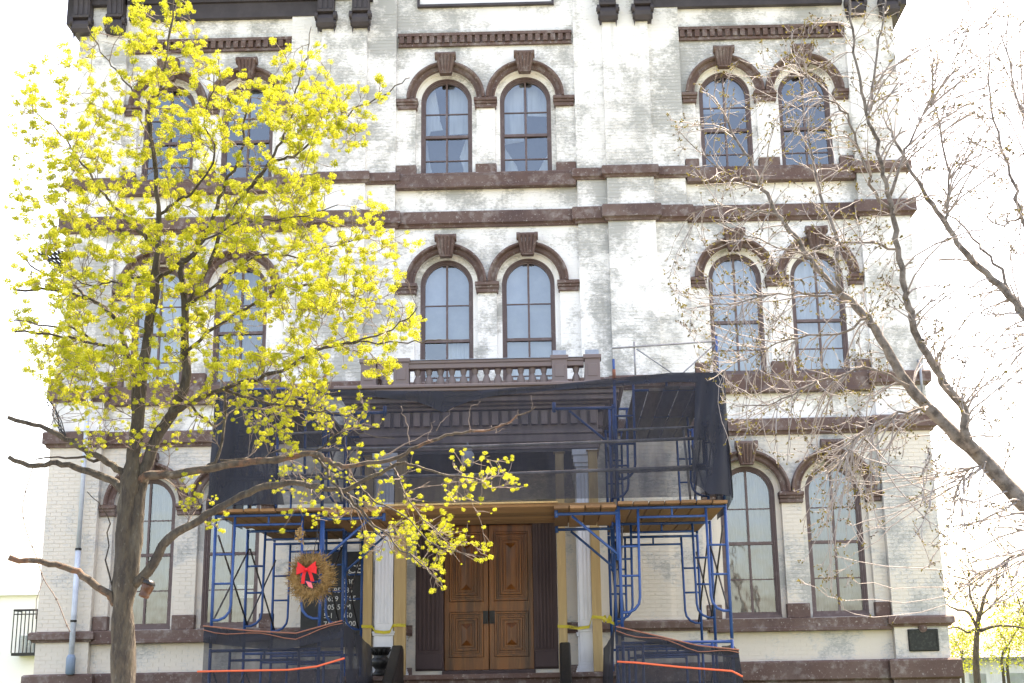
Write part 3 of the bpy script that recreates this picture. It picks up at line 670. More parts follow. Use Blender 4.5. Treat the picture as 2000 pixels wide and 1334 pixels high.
for i, (a, b) in enumerate((('OFFICE', 'CE'), ('', '5-9'), ('6-9', '5:30'), ('65-95', '585'), ('0659', '5085'), ('505-5', '5M'), ('5-1 1', '850'), ('7197', '5800'))):
    z = 3.72-i*.152 if i else 3.62
    if i == 0: text('lettering', b, (-2.62, -.503, z), .22, 'letter', SG); continue
    if a: text('lettering', a, (-3.05, -.503, z), .135, 'letter', SG)
    text('lettering', b, (-2.72, -.503, z), .135, 'letter', SG)

# ------------------------------------------------------------------ scaffold
TUBE = .024
def scaffold_frame(parent, x0, x1, y, z0, z1, ladder=True):
    r = TUBE
    for x in (x0, x1): MB().tube([(x, y, z0), (x, y, z1)], r, 8).build('frame_leg', 'blue', parent, True)
    f = MB(); f.tube([(x0, y, z1-.03), (x1, y, z1-.03)], r*.95, 8); f.tube([(x0+.3, y, z1-.17), (x1-.3, y, z1-.17)], r*.8, 8)
    f.tube([((x0+x1)/2, y, z1-.17), ((x0+x1)/2, y, z1-.03)], r*.7, 6)
    f.build('crossbar', 'blue', parent, True)
    if ladder:
        for s_ in (1, -1):
            xo = x0 if s_ > 0 else x1; xi = xo+s_*.29
            f = MB(); zb = z0+.40
            f.tube([(xi, y, z1-.04), (xi-s_*.015, y, zb+.22), (xi-s_*.035, y, zb+.12), (xi-s_*.10, y, zb+.04), (xo+s_*.10, y, zb), (xo, y, zb)], r*.85, 8)
            for zz in (z0+.93, z0+1.36): f.tube([(xo, y, zz), (xi-s_*.01, y, zz)], r*.7, 6)
            f.build('ladder_rail', 'blue', parent, True)
Z = [.12, 2.15, 4.12, 6.05]; YS = (-5.6, -3.5, -1.4)
towers = []
for s_ in (-1, 1):
    side = 'left' if s_ < 0 else 'right'
    xa, xb = sorted((s_*2.22, s_*3.81))
    T = thing('scaffold_tower', 'blue tubular scaffold tower beside the %s' % ('wreath and black sign board' if s_ < 0 else 'front door, right of the timber posts'), 'scaffold', ((xa+xb)/2, -3.5, 0), 'scaffold towers either side of the front door')
    for t in range(3):
        for y in YS: scaffold_frame(T, xa, xb, y, Z[t]+.01, Z[t+1])
        for x in (xa, xb):
            for y0, y1 in ((YS[0], YS[1]), (YS[1], YS[2])):
                if t == 0 and x == (xa if s_ < 0 else xb): pass
                b = MB(); za, zt = Z[t]+.42, Z[t+1]-.32
                e = .03 if x == xa else -.03
                b.tube([(x+e, y0, za), (x+e, y1, zt)], .015, 6); b.tube([(x+e*1.6, y0, zt), (x+e*1.6, y1, za)], .015, 6)
                b.build('cross_brace', 'brace', T, True)
    # decks: planks laid front to back
    def deck(z, x_0, x_1, y0, y1, m, nm='plank', w=.235, rag=.08):
        x = x_0
        while x < x_1-.1:
            ww = min(w, x_1-x); f0 = y0-random.uniform(0, rag); dz = random.uniform(0, .012)
            bevel(MB().box(x+.007, x+ww-.010, f0, y1+random.uniform(-.05, .1), z+dz, z+.045+dz).build(nm, m, T), .004); x += w
    deck(4.12, xa-.02, xb+.06, -5.72, -3.55, 'plank'); deck(4.175, xa-.02, xb+.06, -3.65, -1.25, 'plank')
    deck(5.86, xa+.28, xb-.15, -5.55, -1.3, 'plank_grey', rag=.22)
    # inner side bracket carrying the walkway
    xi = s_*2.22
    for zz, yy in ((4.02, YS[0]), (4.02, YS[1]), (5.62, YS[0])):
        k = MB(); x2 = xi-s_*.93
        k.tube([(xi, yy, zz), (x2, yy, zz)], .024, 8); k.tube([(xi, yy, zz-.64), (xi-s_*.70, yy, zz-.03)], .02, 8); k.tube([(x2, yy, zz-.05), (x2, yy, zz+.10)], .028, 8); k.tube([(xi-s_*.03, yy, zz-.7), (xi-s_*.03, yy, zz+.05)], .022, 8)
        k.build('side_bracket', 'blue', T, True)
    dx0, dx1 = sorted((xi-s_*.03, xi-s_*.97))
    deck(4.075, dx0, dx1, -5.75, -3.45, 'plank')
    # upper guard rail
    k = MB(); xo = s_*3.80
    for x in (xa, xb):
        MB().tube([(x, YS[0], 6.04), (x, YS[0], 6.38 if x == xi else 6.72)], .02, 8).build('guard_post', 'galv' if s_ < 0 else 'blue', T, True)
    k = MB(); k.tube([(s_*2.2, YS[0]+.03, 6.56), (s_*3.86, YS[0]+.03, 6.64)], .015, 6); k.tube([(s_*2.55, YS[0]+.05, 6.0), (s_*2.55, YS[0]+.05, 6.66)], .015, 6)
    k.tube([(s_*2.58, YS[0]+.02, 6.54), (s_*3.2, YS[0]+.02, 6.08), (s_*3.78, YS[0]+.02, 6.58)], .012, 6); k.tube([(s_*3.62, YS[0]+.2, 6.1), (s_*3.86, YS[0]+.05, 6.66)], .02, 6)
    k.build('guard_rail', 'galv', T, True)
    k = MB()
    for zz, e in ((5.30, 0.), (4.66, .02)): k.tube([(s_*2.24, YS[0]-.03+e, zz-.03*s_), (s_*3.72, YS[0]-.03+e, zz)], .02, 8)
    k.tube([(s_*3.30, YS[0], 4.2), (s_*3.24, YS[0], 5.28)], .018, 8); k.build('mid_rail', 'galv', T, True)
    MB().tube([(xi, YS[0], 6.05), (xi, YS[0], 6.22)], .026, 8).build('coupling_pin', 'rust', T, True)
    towers.append(T)
for zz, lab, e in ((5.05, 'long galvanised scaffold tube spanning above the door, upper of two', 0), (4.62, 'long galvanised scaffold tube spanning above the door, lower of two', .1)):
    k = MB().tube([(-3.7, -5.68, zz), (0, -5.68, zz+.0), (3.55, -5.68, zz+.06)], .026, 10)
    tag(k.build('scaffold_tube', 'galv', smooth=True), lab, 'tube', 'scaffold tubes across the portico')
WK = thing('walkway', 'brown plank walkway bridging the two scaffold towers over the door', 'walkway', (0, -4.6, 4.1))
for i in range(9):
    y = -5.7+i*.245; bevel(MB().box(-2.1+random.uniform(-.1, .1), 2.1+random.uniform(-.1, .1), y, y+.235, 4.125+random.uniform(0, .01), 4.17).build('plank', 'plank_long', WK), .004)
bevel(MB().box(-1.25, 1.32, -5.76, -5.71, 4.172, 4.20).build('toe_board', 'timber', WK), .004)

# debris netting
def net_sheet(name, m, label, pts_top, pts_bot, nx, nz, wav, parent=None):
    def interp(P, u):
        k = u*(len(P)-1); i = min(int(k), len(P)-2); t = k-i; return Vector(P[i]).lerp(Vector(P[i+1]), t)
    vs = []; ph = random.uniform(0, 9)
    for j in range(nz+1):
        v = j/nz
        for i in range(nx+1):
            u = i/nx; p = interp(pts_top, u).lerp(interp(pts_bot, u), v)
            amp = wav*(.4+.6*math.sin(PI*v))
            p.y += amp*(math.sin(u*nx*.42+ph+2*v)+.5*math.sin(u*nx*.9+4*v+ph*2)+.6*math.sin(7*v+u*5)); p.z += amp*.3*math.sin(u*14+ph)
            vs.append(p)
    mb = MB().add(vs, [(j*(nx+1)+i, j*(nx+1)+i+1, (j+1)*(nx+1)+i+1, (j+1)*(nx+1)+i) for j in range(nz) for i in range(nx)])
    return mb.build(name, m, parent, True)
NT = thing('debris_netting', 'black see-through debris netting hung across the portico between the towers', 'netting', (0, -5.7, 4.2))
yN = -5.78
NX = [-3.84+7.7*i/40 for i in range(41)]
def ntop(x): return float(np.interp(x, [-3.84, -2.2, -1.2, 0, 1.2, 2.25, 3.1, 3.86], [5.97, 5.95, 5.90, 5.87, 5.93, 6.02, 6.09, 6.07]))
def nfold(x): return ntop(x)-float(np.interp(x, [-3.84, -2.2, -1.4, -.75, -.35, -.1, .35, 1.2, 2.25, 3.86], [.06, .08, .09, .16, .33, .17, .09, .07, .11, .15]))
net_sheet('net', 'net', '', [(x, yN, ntop(x)) for x in NX], [(x*1.005, yN, 4.22) for x in NX], 60, 14, .018, NT)
net_sheet('net_fold', 'net_fold', '', [(x, yN-.03, ntop(x)+.015) for x in NX], [(x, yN-.03, nfold(x)) for x in NX], 80, 4, .014, NT)
net_sheet('net_fold', 'net_fold', '', [(3.45, yN-.02, 6.06), (3.7, yN-.07, 6.08), (3.88, yN-.02, 6.06)], [(3.30, yN-.02, 4.45), (3.55, yN-.10, 4.24), (3.9, yN, 4.22)], 18, 12, .05, NT)
net_sheet('net_fold', 'net_fold', '', [(3.88, yN, 6.06), (3.95, -4.4, 6.0), (3.9, -3.5, 5.95)], [(3.92, yN, 4.2), (3.98, -4.4, 4.15), (3.93, -3.5, 4.12)], 16, 10, .04, NT)
net_sheet('net_fold', 'net_fold', '', [(-3.86, yN-.02, 5.97), (-3.5, yN-.07, 5.98), (-3.1, yN-.02, 5.95)], [(-3.88, yN-.02, 4.22), (-3.45, yN-.10, 4.22), (-2.75, yN, 4.22)], 22, 12, .05, NT)
net_sheet('net_fold', 'net_fold', '', [(-3.86, yN, 5.97), (-3.93, -4.4, 5.95), (-3.88, -3.5, 5.9)], [(-3.9, yN, 4.2), (-3.95, -4.4, 4.15), (-3.9, -3.5, 4.12)], 16, 10, .04, NT)
for s_, nm in ((-1, 'left'), (1, 'right')):
    T = thing('lower_netting', 'black netting tied round the foot of the scaffold tower %s' % ('beneath the wreath' if s_ < 0 else 'near the downpipe-free right windows'), 'netting', (s_*3, -5.8, 0))
    if s_ > 0: T['label'] = 'black netting tied round the foot of the scaffold tower right of the door'
    if s_ < 0: top = [(-3.88, -5.72, 2.46), (-3.3, -5.74, 2.38), (-2.7, -5.74, 2.33), (-1.85, -5.72, 2.50)]; bot = [(-3.9, -5.75, .1), (-3.0, -5.78, .1), (-1.75, -5.75, .1)]
    else: top = [(2.12, -5.72, 2.34), (2.7, -5.74, 2.2), (3.3, -5.74, 2.05), (3.88, -5.72, 1.98)]; bot = [(2.05, -5.75, .1), (3.1, -5.78, .1), (4.05, -5.75, .1)]
    net_sheet('net', 'net_low', '', top, bot, 40, 14, .022, T)
    net_sheet('net_fold', 'net_fold', '', [Vector(p)+Vector((0, -.03, .01)) for p in top], [Vector(p)+Vector((0, -.03, -.22 if s_ < 0 else -.10)) for p in top], 40, 4, .02, T)
    if s_ < 0: net_sheet('net_fold', 'net_fold', '', [(-1.86, -5.72, 2.5), (-1.78, -4.6, 2.35), (-1.75, -3.5, 2.2)], [(-1.7, -5.75, .1), (-1.55, -4.6, .1), (-1.6, -3.5, .1)], 14, 12, .05, T)
    else:
        net_sheet('net_fold', 'net_fold', '', [(2.1, -5.72, 2.34), (2.06, -4.6, 2.2), (2.0, -3.5, 2.1)], [(1.98, -5.75, .1), (1.9, -4.6, .1), (1.9, -3.5, .1)], 14, 12, .05, T)
        net_sheet('net_fold', 'net_fold', '', [(3.88, -5.72, 1.98), (3.95, -4.6, 2.1), (3.9, -3.5, 2.1)], [(4.1, -5.75, .1), (4.1, -4.6, .1), (4.0, -3.5, .1)], 14, 12, .05, T)
    edge = [Vector((top[0][0]*(1-t)+top[-1][0]*t, -5.79, 0)) for t in [i/12 for i in range(13)]]
    for i, e in enumerate(edge):
        k_ = i/12*(len(top)-1); a = min(int(k_), len(top)-2); e.z = top[a][2]+(top[a+1][2]-top[a][2])*(k_-a)
    MB().tube([e+Vector((0, -.01, .015)) for e in edge], .010, 6).build('edge_cord', 'rope_dull', T, True)
    MB().tube([e+Vector((0, -.0, -.04-.03*math.sin(i))) for i, e in enumerate(edge)], .007, 6).build('edge_cord', 'rope_dull', T, True)
pts = [(-3.92, -5.86, 1.83), (-3.2, -5.87, 1.83), (-2.6, -5.87, 1.83), (-2.2, -5.87, 1.87), (-1.8, -5.85, 1.98)]
tag(MB().tube(pts, .014, 8).build('orange_rope', 'rope', smooth=True), 'orange rope across the black netting below the wreath', 'rope')
pts = [(2.12, -5.86, 1.86), (2.4, -5.87, 1.84), (3.0, -5.87, 1.77), (3.75, -5.87, 1.70), (3.9, -5.85, 1.62)]
tag(MB().tube(pts, .014, 8).build('orange_rope', 'rope', smooth=True), 'orange rope across the black netting right of the door', 'rope')

# timber shores under the portico, caution tape, railings, urn
TLAB = ('pine shoring post farthest left, beside the black sign board', 'pine shoring post between the left white column and the door', 'pine shoring post just right of the door, clear of the column', 'pine shoring post in front of the right white column')
for (x, y, w), lab in zip(((-1.95, -2.5, .15), (-1.40, -2.5, .2), (1.36, -2.5, .15), (1.935, -2.66, .16)), TLAB):
    h = w/2; P_ = thing('timber_post', lab, 'timber post', (x, y, 1.745), 'timber shores under the portico')
    b = MB(); b.box(x-h, x+h, y-.075, y+.075, 1.747, 5.455); bevel(b.build('shaft', 'timber', P_), .006)
    bevel(MB().box(x-h-.03, x+h+.03, y-.1, y+.1, 5.456, 5.469).build('head_plate', 'timber', P_), .003)
def tape_strip(name, pts, w, label):
    pts = [Vector(p) for p in pts]; vs = []
    for i, p in enumerate(pts):
        tw = .25*math.sin(i*1.7); vs += [p+Vector((0, -.004, w/2)), p+Vector((0, tw*w-.004, -w/2))]
    k = len(pts); vs2 = [v+Vector((0, .0015, 0)) for v in vs]
    f = [(2*i, 2*i+1, 2*i+3, 2*i+2) for i in range(k-1)]
    o = MB().add(vs, f).add(vs2, [q[::-1] for q in f]).build(name, 'tape'); return tag(o, label, 'caution tape')
t1 = tape_strip('caution_tape', [(-2.04, -2.60, 2.56), (-1.86, -2.60, 2.55), (-1.80, -2.66, 2.47), (-1.65, -2.66, 2.45), (-1.55, -2.66, 2.46), (-1.51, -2.60, 2.56), (-1.42, -2.60, 2.57), (-1.29, -2.60, 2.56)], .05, 'yellow caution tape strung between the posts left of the door')
text('print', 'CAUTION', (-1.46, -2.606, 2.545), .045, 'ink', t1)
t2 = tape_strip('caution_tape', [(1.27, -2.60, 2.50), (1.45, -2.60, 2.49), (1.62, -2.62, 2.46), (1.80, -2.64, 2.48), (1.83, -2.75, 2.58), (1.85, -2.75, 2.64), (2.03, -2.75, 2.62), (2.1, -2.72, 2.58), (2.22, -2.7, 2.52)], .05, 'yellow caution tape strung between the posts right of the door')
text('print', 'CAUTION', (1.46, -2.625, 2.465), .045, 'ink', t2)
k = MB()
for q in range(14):
    a = random.uniform(0, 6.28); k.add([(2.10, -2.72, 2.60), (2.10+.09*math.cos(a), -2.76, 2.60+.07*math.sin(a)), (2.10+.08*math.cos(a+.7), -2.73, 2.60+.08*math.sin(a+.7))], [(0, 1, 2)])
k.build('knot', 'tape', t2)
for s_, lab in ((-1, 'black boxed handrail descending the left side of the front steps'), (1, 'black boxed handrail descending the right side of the front steps')):
    H = thing('handrail', lab, 'handrail', (s_*1.4, -2.9, 1.7), 'handrails of the front steps')
    x = s_*1.385; w = .095
    b = MB(); b.add([(x-w, -2.85, 1.55), (x+w, -2.85, 1.55), (x+w, -2.85, 2.16), (x-w, -2.85, 2.16), (x-w*.9, -2.98, 2.23), (x+w*.9, -2.98, 2.23), (x+w, -5.5, .35), (x-w, -5.5, .35), (x+w, -5.5, 1.05), (x-w, -5.5, 1.05)],
                   [(0, 1, 2, 3), (3, 2, 5, 4), (4, 5, 8, 9), (9, 8, 6, 7), (7, 6, 1, 0), (0, 3, 4, 9, 7), (1, 6, 8, 5, 2)])
    bevel(b.build('rail', 'black_iron', H), .025, 3)
    MB().box(x-.05, x+.05, -5.52, -5.4, .07, .36).build('post', 'black_iron', H)
U_ = thing('cast_iron_urn', 'black fluted cast iron urn standing before the left white column', 'urn', (-1.72, -2.68, 1.745))
MB().lathe([(.13, 0), (.14, .03), (.10, .06), (.08, .10), (.13, .15), (.165, .21), (.15, .27), (.10, .31), (.12, .33)], (-1.70, -2.70, 1.745), 18).build('bowl', 'black_iron', U_, True)
MB().lathe([(.10, 0), (.14, .06), (.17, .11), (.18, .13), (.16, .14)], (-1.70, -2.70, 2.07), 18).build('rim', 'black_iron', U_, True)
for i in range(12):
    a = 2*PI*i/12; MB().tube([(-1.70+.115*math.cos(a), -2.70+.115*math.sin(a), 2.085), (-1.70+.172*math.cos(a), -2.70+.172*math.sin(a), 2.175)], .017, 6).build('flute', 'black_iron', U_, True)

# wreath
WX, WY, WZ = -2.32, -5.78, 3.14
WR = thing('wreath', 'dried brown twig wreath with a red bow hung on the left scaffold', 'wreath', (WX, WY, WZ))
k = MB()
for i in range(1900):
    a = random.uniform(0, 2*PI); q = random.gauss(0, 1); rr = .228+.05*random.gauss(0, 1)
    c_ = Vector((WX+rr*math.cos(a), WY-.06+.035*q, WZ+rr*math.sin(a)*1.02))
    out = Vector((math.cos(a), random.uniform(-.9, .5), math.sin(a)))+Vector((-math.sin(a), 0, math.cos(a)))*random.uniform(-1.2, 1.2)
    d = out.normalized()*random.uniform(.06, .125); n_ = d.cross(Vector((random.random(), random.random(), random.random()))).normalized()*.006
    k.add([c_-n_, c_+n_, c_+d+n_*.3, c_+d-n_*.3], [(0, 1, 2, 3)])
k.arc(WX, WZ, [(.17, WY-.03), (.20, WY-.08), (.25, WY-.09), (.29, WY-.06), (.29, WY-.0), (.17, WY-.0)], 28, 0, 2*PI)
k.build('twig_ring', 'wreath', WR)
b = MB(); c_ = Vector((WX-.04, WY-.16, WZ+.10))
for s_, ang in ((-1, .45), (1, .45), (-1, -.1), (1, -.05)):
    loop = []
    for i in range(13):
        t = 2*PI*i/12; loop.append((s_*(.075-.075*math.cos(t)), .05*math.sin(t)))
    vs = []
    for (lx, ly) in loop:
        zz = lx*s_*math.sin(ang)
        for e in (-.5, .5): vs.append(c_+Vector((lx*math.cos(ang), -.03+ly*.6*1, zz+e*(.03+.55*abs(lx)))))
    b.add(vs, [(2*i, 2*i+1, 2*i+3, 2*i+2) for i in range(12)])
b.lathe([(.008, -.025), (.026, -.018), (.03, 0), (.026, .018), (.008, .025)], c_+Vector((0, -.05, 0)), 10)
for dx, ln in ((-.02, .20), (.03, .17)):
    b.add([c_+Vector((dx-.025, -.03, 0)), c_+Vector((dx+.025, -.03, 0)), c_+Vector((dx*2.2+.03, -.05, -ln*.5)), c_+Vector((dx*2.2-.02, -.05, -ln*.5)), c_+Vector((dx*2.8+.035, -.03, -ln)), c_+Vector((dx*2.8-.02, -.03, -ln))], [(0, 1, 2, 3), (3, 2, 4, 5)])
b.build('bow', 'ribbon', WR, True)
MB().add([c_+Vector((.0, -.07, -.165)), c_+Vector((.085, -.07, -.19)), c_+Vector((.105, -.06, -.27)), c_+Vector((.045, -.06, -.25))], [(0, 1, 2, 3)]).build('card', 'tag', WR)
MB().tube([(WX, WY-.02, WZ+.22), (WX+.05, -5.66, WZ+.62), (WX+.04, -5.63, 4.08)], .006, 5).build('hanger', 'black_iron', WR)
k = MB(); c0 = at(585, 1045, -5.85)
for i in range(90):
    d = Vector((random.gauss(0, .03), random.gauss(0, .02), random.gauss(0, .055))); e = Vector((random.uniform(-.03, .03), random.uniform(-.02, .02), random.uniform(-.03, .03)))
    n_ = e.cross(Vector((.3, 1, .2))); k.add([c0+d, c0+d+e+n_*.4, c0+d+e*1.6, c0+d+e-n_*.4], [(0, 1, 2, 3)])
k.tube([c0+Vector((0, 0, .05)), c0+Vector((.02, .1, .22))], .004, 4)
DB = thing('dried_bunch', 'small bunch of dried leaves dangling above the wreath', 'dried leaves', tuple(c0)); k.build('dry_leaves', 'wreath', DB, kind='stuff')

# ------------------------------------------------------------------ trees
class Skel:
    def __init__(s): s.p = []; s.d = []; s.r = []
    def add(s, p, d, r): s.p.append(p); s.d.append(d); s.r.append(r)
def smooth_pts(pts, sub=4):
    "Catmull-Rom through the traced points"
    P = [pts[0]*2-pts[1]]+pts+[pts[-1]*2-pts[-2]]; out = []
    for i in range(1, len(P)-2):
        for k in range(sub):
            t = k/sub; a, b, c, d = P[i-1], P[i], P[i+1], P[i+2]
            out.append(.5*((2*b)+(c-a)*t+(2*a-5*b+4*c-d)*t*t+(3*b-a-3*c+d)*t**3))
    out.append(P[-2]); return out
def limb(sk, mb, px, Y, dy, w0, w1, n=9, wob=.012):
    k = len(px); sc = FPX/(Y-CAM.y)
    pts = smooth_pts([at(x, y, Y+dy*(i/(k-1))**1.2) for i, (x, y) in enumerate(px)])
    m = len(pts); ww = np.interp(np.linspace(0, 1, m), np.linspace(0, 1, len(w0)), w0) if hasattr(w0, '__len__') else [w0+(w1-w0)*(i/(m-1))**.8 for i in range(m)]
    rs = [ww[i]/2/sc*(1+random.uniform(-.07, .07)) for i in range(m)]
    pts = [p+Vector((random.gauss(0, wob), random.gauss(0, wob), random.gauss(0, wob)))*min(1, .02/max(rs[i], .004)) if 0 < i < m-1 else p for i, p in enumerate(pts)]
    mb.tube(pts, rs, n)
    for i, p in enumerate(pts): sk.add(p, (pts[min(i+1, m-1)]-pts[max(i-1, 0)]).normalized(), rs[i])
    return pts
def in_poly(x, y, P):
    c = False; j = len(P)-1
    for i in range(len(P)):
        if (P[i][1] > y) != (P[j][1] > y) and x < (P[j][0]-P[i][0])*(y-P[i][1])/(P[j][1]-P[i][1])+P[i][0]: c = not c
        j = i
    return c
def grow(sk, mb, targets, r_end, r_max, n=5, droop=0., up=.25, spur=None, tips=None, fan=0.):
    "thin branches from the nearest suitable limb to every target, nearest targets first"
    base = np.array([tuple(p) for p in sk.p])
    T = sorted(targets, key=lambda t: ((base-np.array(tuple(t)))**2).sum(1).min())
    cap = len(sk.p)+len(T)*7+10
    P = np.zeros((cap, 3)); Dn = np.zeros((cap, 3)); Rr = np.zeros(cap); k = kb = len(sk.p)
    P[:k] = base; Dn[:k] = np.array([tuple(d) for d in sk.d]); Rr[:k] = sk.r
    for t in T:
        tv = np.array(tuple(t)); v = tv-P[:k]; L = np.sqrt((v**2).sum(1))+1e-6
        cosang = (v*Dn[:k]).sum(1)/L
        cost = L*(1.25-.45*cosang)+np.where(Rr[:k] < r_end*1.3, .15, 0)
        if random.random() < fan: cost[kb:] += 9.
        cost = cost*RNG.uniform(.72, 1.28, len(cost))
        i = int(cost.argmin()); p0 = Vector(P[i]); d0 = Vector(Dn[i]); l = (Vector(tv)-p0).length
        if l < .03: continue
        d1 = (d0*(.5+.45*(fan > 0))+(Vector(tv)-p0).normalized()).normalized()
        c1 = p0+d1*l*.35+Vector((random.gauss(0, .05), random.gauss(0, .05), random.gauss(0, .05)))*l
        c2 = Vector(tv)+Vector((random.gauss(0, .08), random.gauss(0, .08), -up+droop+random.gauss(0, .08)))*l*.5
        pts = []
        for q in range(7):
            s_ = q/6; pts.append(p0*(1-s_)**3+c1*3*s_*(1-s_)**2+c2*3*s_*s_*(1-s_)+Vector(tv)*s_**3)
        for q in range(1, 6): pts[q] += Vector((random.gauss(0, 1), random.gauss(0, 1), random.gauss(0, 1)))*l*.010
        r0 = min(Rr[i]*.75, r_max, r_end+.010*l)
        rs = [r0+(r_end-r0)*(q/6)**.8 for q in range(7)]
        mb.tube(pts, rs, n, cap=False)
        for q in range(1, 7):
            P[k] = pts[q]; Dn[k] = (pts[q]-pts[q-1]).normalized(); Rr[k] = rs[q]; k += 1
        if tips is not None: tips.append((pts[6], (pts[6]-pts[5]).normalized()))
        if spur:
            for q in range(2, 6):
                if random.random() < spur[0]:
                    a = pts[q]; dd = (pts[q+1]-pts[q]).normalized()
                    e = (dd*1.0+Vector((random.gauss(0, .5), random.gauss(0, .5), random.gauss(.1, .5)))).normalized()*random.uniform(*spur[1])
                    mid = a+e*.5+Vector((random.gauss(0, .01), random.gauss(0, .01), random.gauss(0, .01)))
                    mb.tube([a, mid, a+e], [r_end*1.1, r_end, r_end*.7], 4, cap=False)
                    if tips is not None: tips.append((a+e, e.normalized()))

# --- flowering maple on the left
YT = -11.5
MT = thing('flowering_tree', 'slender street tree covered in yellow green blossom left of the door', 'tree', tuple(at(240, 1360, YT).to_2d())+(0,))
sk = Skel()
trunk = MB()
base_x = at(240, 1334, YT).x
TR = [(239, 1620), (239, 1500), (240, 1334), (242, 1230), (241, 1150), (243, 1080), (248, 1010), (255, 950), (262, 890), (267, 845), (273, 744), (285, 670), (299, 593), (304, 539), (308, 456), (310, 420), (304, 332), (291, 252), (292, 224), (308, 189), (324, 122), (336, 35), (345, -60)]
WT = [62, 52, 45, 42, 44, 40, 38, 38, 29, 27, 23, 20, 18, 17, 13, 12, 9, 8, 7, 6, 5, 4, 2]
sc = FPX/(YT-CAM.y); tp = [at(x, y, YT) for x, y in TR]; tp = smooth_pts(tp, 4)
wi = np.interp(np.linspace(0, len(TR)-1, len(tp)), range(len(TR)), WT)
tp = [p if p.z > 0 else Vector((p.x, p.y, max(p.z, -.1))) for p in tp]
trunk.tube(tp, [w/2/sc*(1+random.uniform(-.04, .04)) for w in wi], 14)
for i, p in enumerate(tp):
    if p.z > 3.5: sk.add(p, (tp[min(i+1, len(tp)-1)]-tp[max(i-1, 0)]).normalized(), wi[i]/2/sc)
def lp(name, px, dy, w0, w1, parent=None, m='bark', n=9):
    mb = MB(); y_ = YT
    if name == 'spur': y_, dy = YT-.72, -.05
    pts = limb(sk, mb, px, y_, dy, w0, w1, n); mb.build(name, m, MT, True); return pts
from mathutils import noise as mnoise
def gnarl(mb, amt, sc_):
    "swells and hollows on a trunk"
    mb.v = [tuple(Vector(v)+Vector((mnoise.noise(Vector(v)*sc_), mnoise.noise(Vector(v)*sc_+Vector((7, 3, 1))), 0))*amt) for v in mb.v]
gnarl(trunk, .028, 5.); gnarl(trunk, .012, 14.)
trunk.build('trunk', 'bark', MT, True)
lp('limb', [(250, 1150), (262, 1060), (268, 990), (277, 935), (291, 895), (306, 852), (335, 809), (363, 744), (362, 690), (360, 636), (360, 582), (354, 520), (372, 500), (388, 480), (420, 420), (440, 360), (470, 300), (480, 230), (485, 180)], .25, 34, 3)
lp('limb', [(268, 945), (285, 930), (335, 926), (400, 916), (475, 904), (540, 897), (606, 886), (640, 900), (672, 910), (762, 900), (816, 872), (870, 850), (917, 846), (996, 822), (1046, 795)], -.9, 21, 2, m='bark_scar')
lp('limb', [(262, 1140), (290, 1115), (330, 1052), (390, 1015), (440, 985), (500, 955), (560, 943), (620, 950), (668, 958), (720, 935), (765, 912), (800, 905), (860, 925), (930, 935)], -.6, 22, 3)
lp('limb', [(248, 975), (232, 948), (200, 930), (160, 917), (110, 905), (65, 911), (18, 893)], .2, 19, 9)
lp('limb', [(252, 940), (240, 925), (213, 904), (175, 885), (139, 862), (80, 832), (16, 815)], -.2, 17, 8)
lp('limb', [(195, 897), (150, 895), (70, 897)], .1, 7, 3)
lp('dead_limb', [(226, 1180), (212, 1160), (180, 1140), (140, 1112), (95, 1100), (18, 1089)], -.3, 17, 11, m='bark_scar')
lp('limb', [(262, 800), (259, 726), (245, 672), (223, 621), (194, 593), (155, 578), (101, 567), (29, 566)], .5, 13, 5)
lp('limb', [(223, 621), (187, 590), (160, 570), (130, 553), (76, 531), (40, 500)], .7, 8, 3)
lp('limb', [(255, 700), (220, 680), (187, 672), (150, 662), (112, 654), (29, 648)], -.3, 8, 4)
lp('limb', [(187, 672), (150, 645), (90, 636), (27, 625)], -.6, 6, 3)
lp('limb', [(302, 545), (275, 541), (248, 546), (210, 555), (173, 557), (120, 530)], -.5, 7, 2)
lp('limb', [(306, 545), (330, 530), (349, 514), (380, 500), (400, 470), (450, 440), (520, 430), (600, 420), (660, 400)], -.7, 8, 2)
lp('limb', [(308, 470), (290, 470), (270, 450), (245, 423), (215, 395), (192, 364), (150, 308), (140, 287), (84, 231), (35, 191)], .5, 11, 2)
lp('limb', [(358, 600), (400, 540), (440, 430), (490, 367), (532, 315), (574, 304), (623, 266), (697, 213), (770, 170), (800, 152)], .4, 10, 2)
lp('limb', [(490, 367), (535, 300), (560, 252), (574, 210), (577, 175), (600, 110), (608, 52)], .2, 7, 2)
lp('limb', [(302, 330), (292, 224), (241, 157), (210, 115), (171, 52)], -.3, 6, 2)
lp('limb', [(335, 809), (375, 785), (430, 762), (500, 742), (561, 719), (612, 686), (660, 672), (700, 664), (770, 640), (815, 600)], -.5, 12, 2)
lp('limb', [(430, 762), (480, 775), (540, 790), (600, 800), (650, 805), (700, 820)], -1., 8, 2)
lp('limb', [(600, 688), (660, 672), (720, 668), (798, 668), (850, 664), (884, 666)], -.8, 5, 1.5)
lp('limb', [(360, 690), (420, 640), (480, 600), (560, 560), (640, 560), (720, 590), (790, 600)], .7, 8, 2)
lp('limb', [(360, 600), (420, 560), (500, 500), (580, 500), (680, 470), (760, 450)], .9, 7, 2)
lp('limb', [(310, 420), (350, 390), (380, 370), (420, 300), (400, 230), (420, 160), (400, 120)], -.5, 7, 2)
lp('limb', [(350, 770), (420, 830), (460, 800), (520, 800)], .8, 6, 2)
lp('limb', [(400, 917), (430, 880), (440, 790), (445, 750)], .4, 9, 4)
lp('limb', [(610, 888), (640, 865), (665, 842), (700, 845), (770, 856)], -.6, 4, 1)
lp('limb', [(612, 892), (640, 920), (655, 950), (690, 990), (740, 1040), (770, 1080)], -1.1, 7, 1.5)
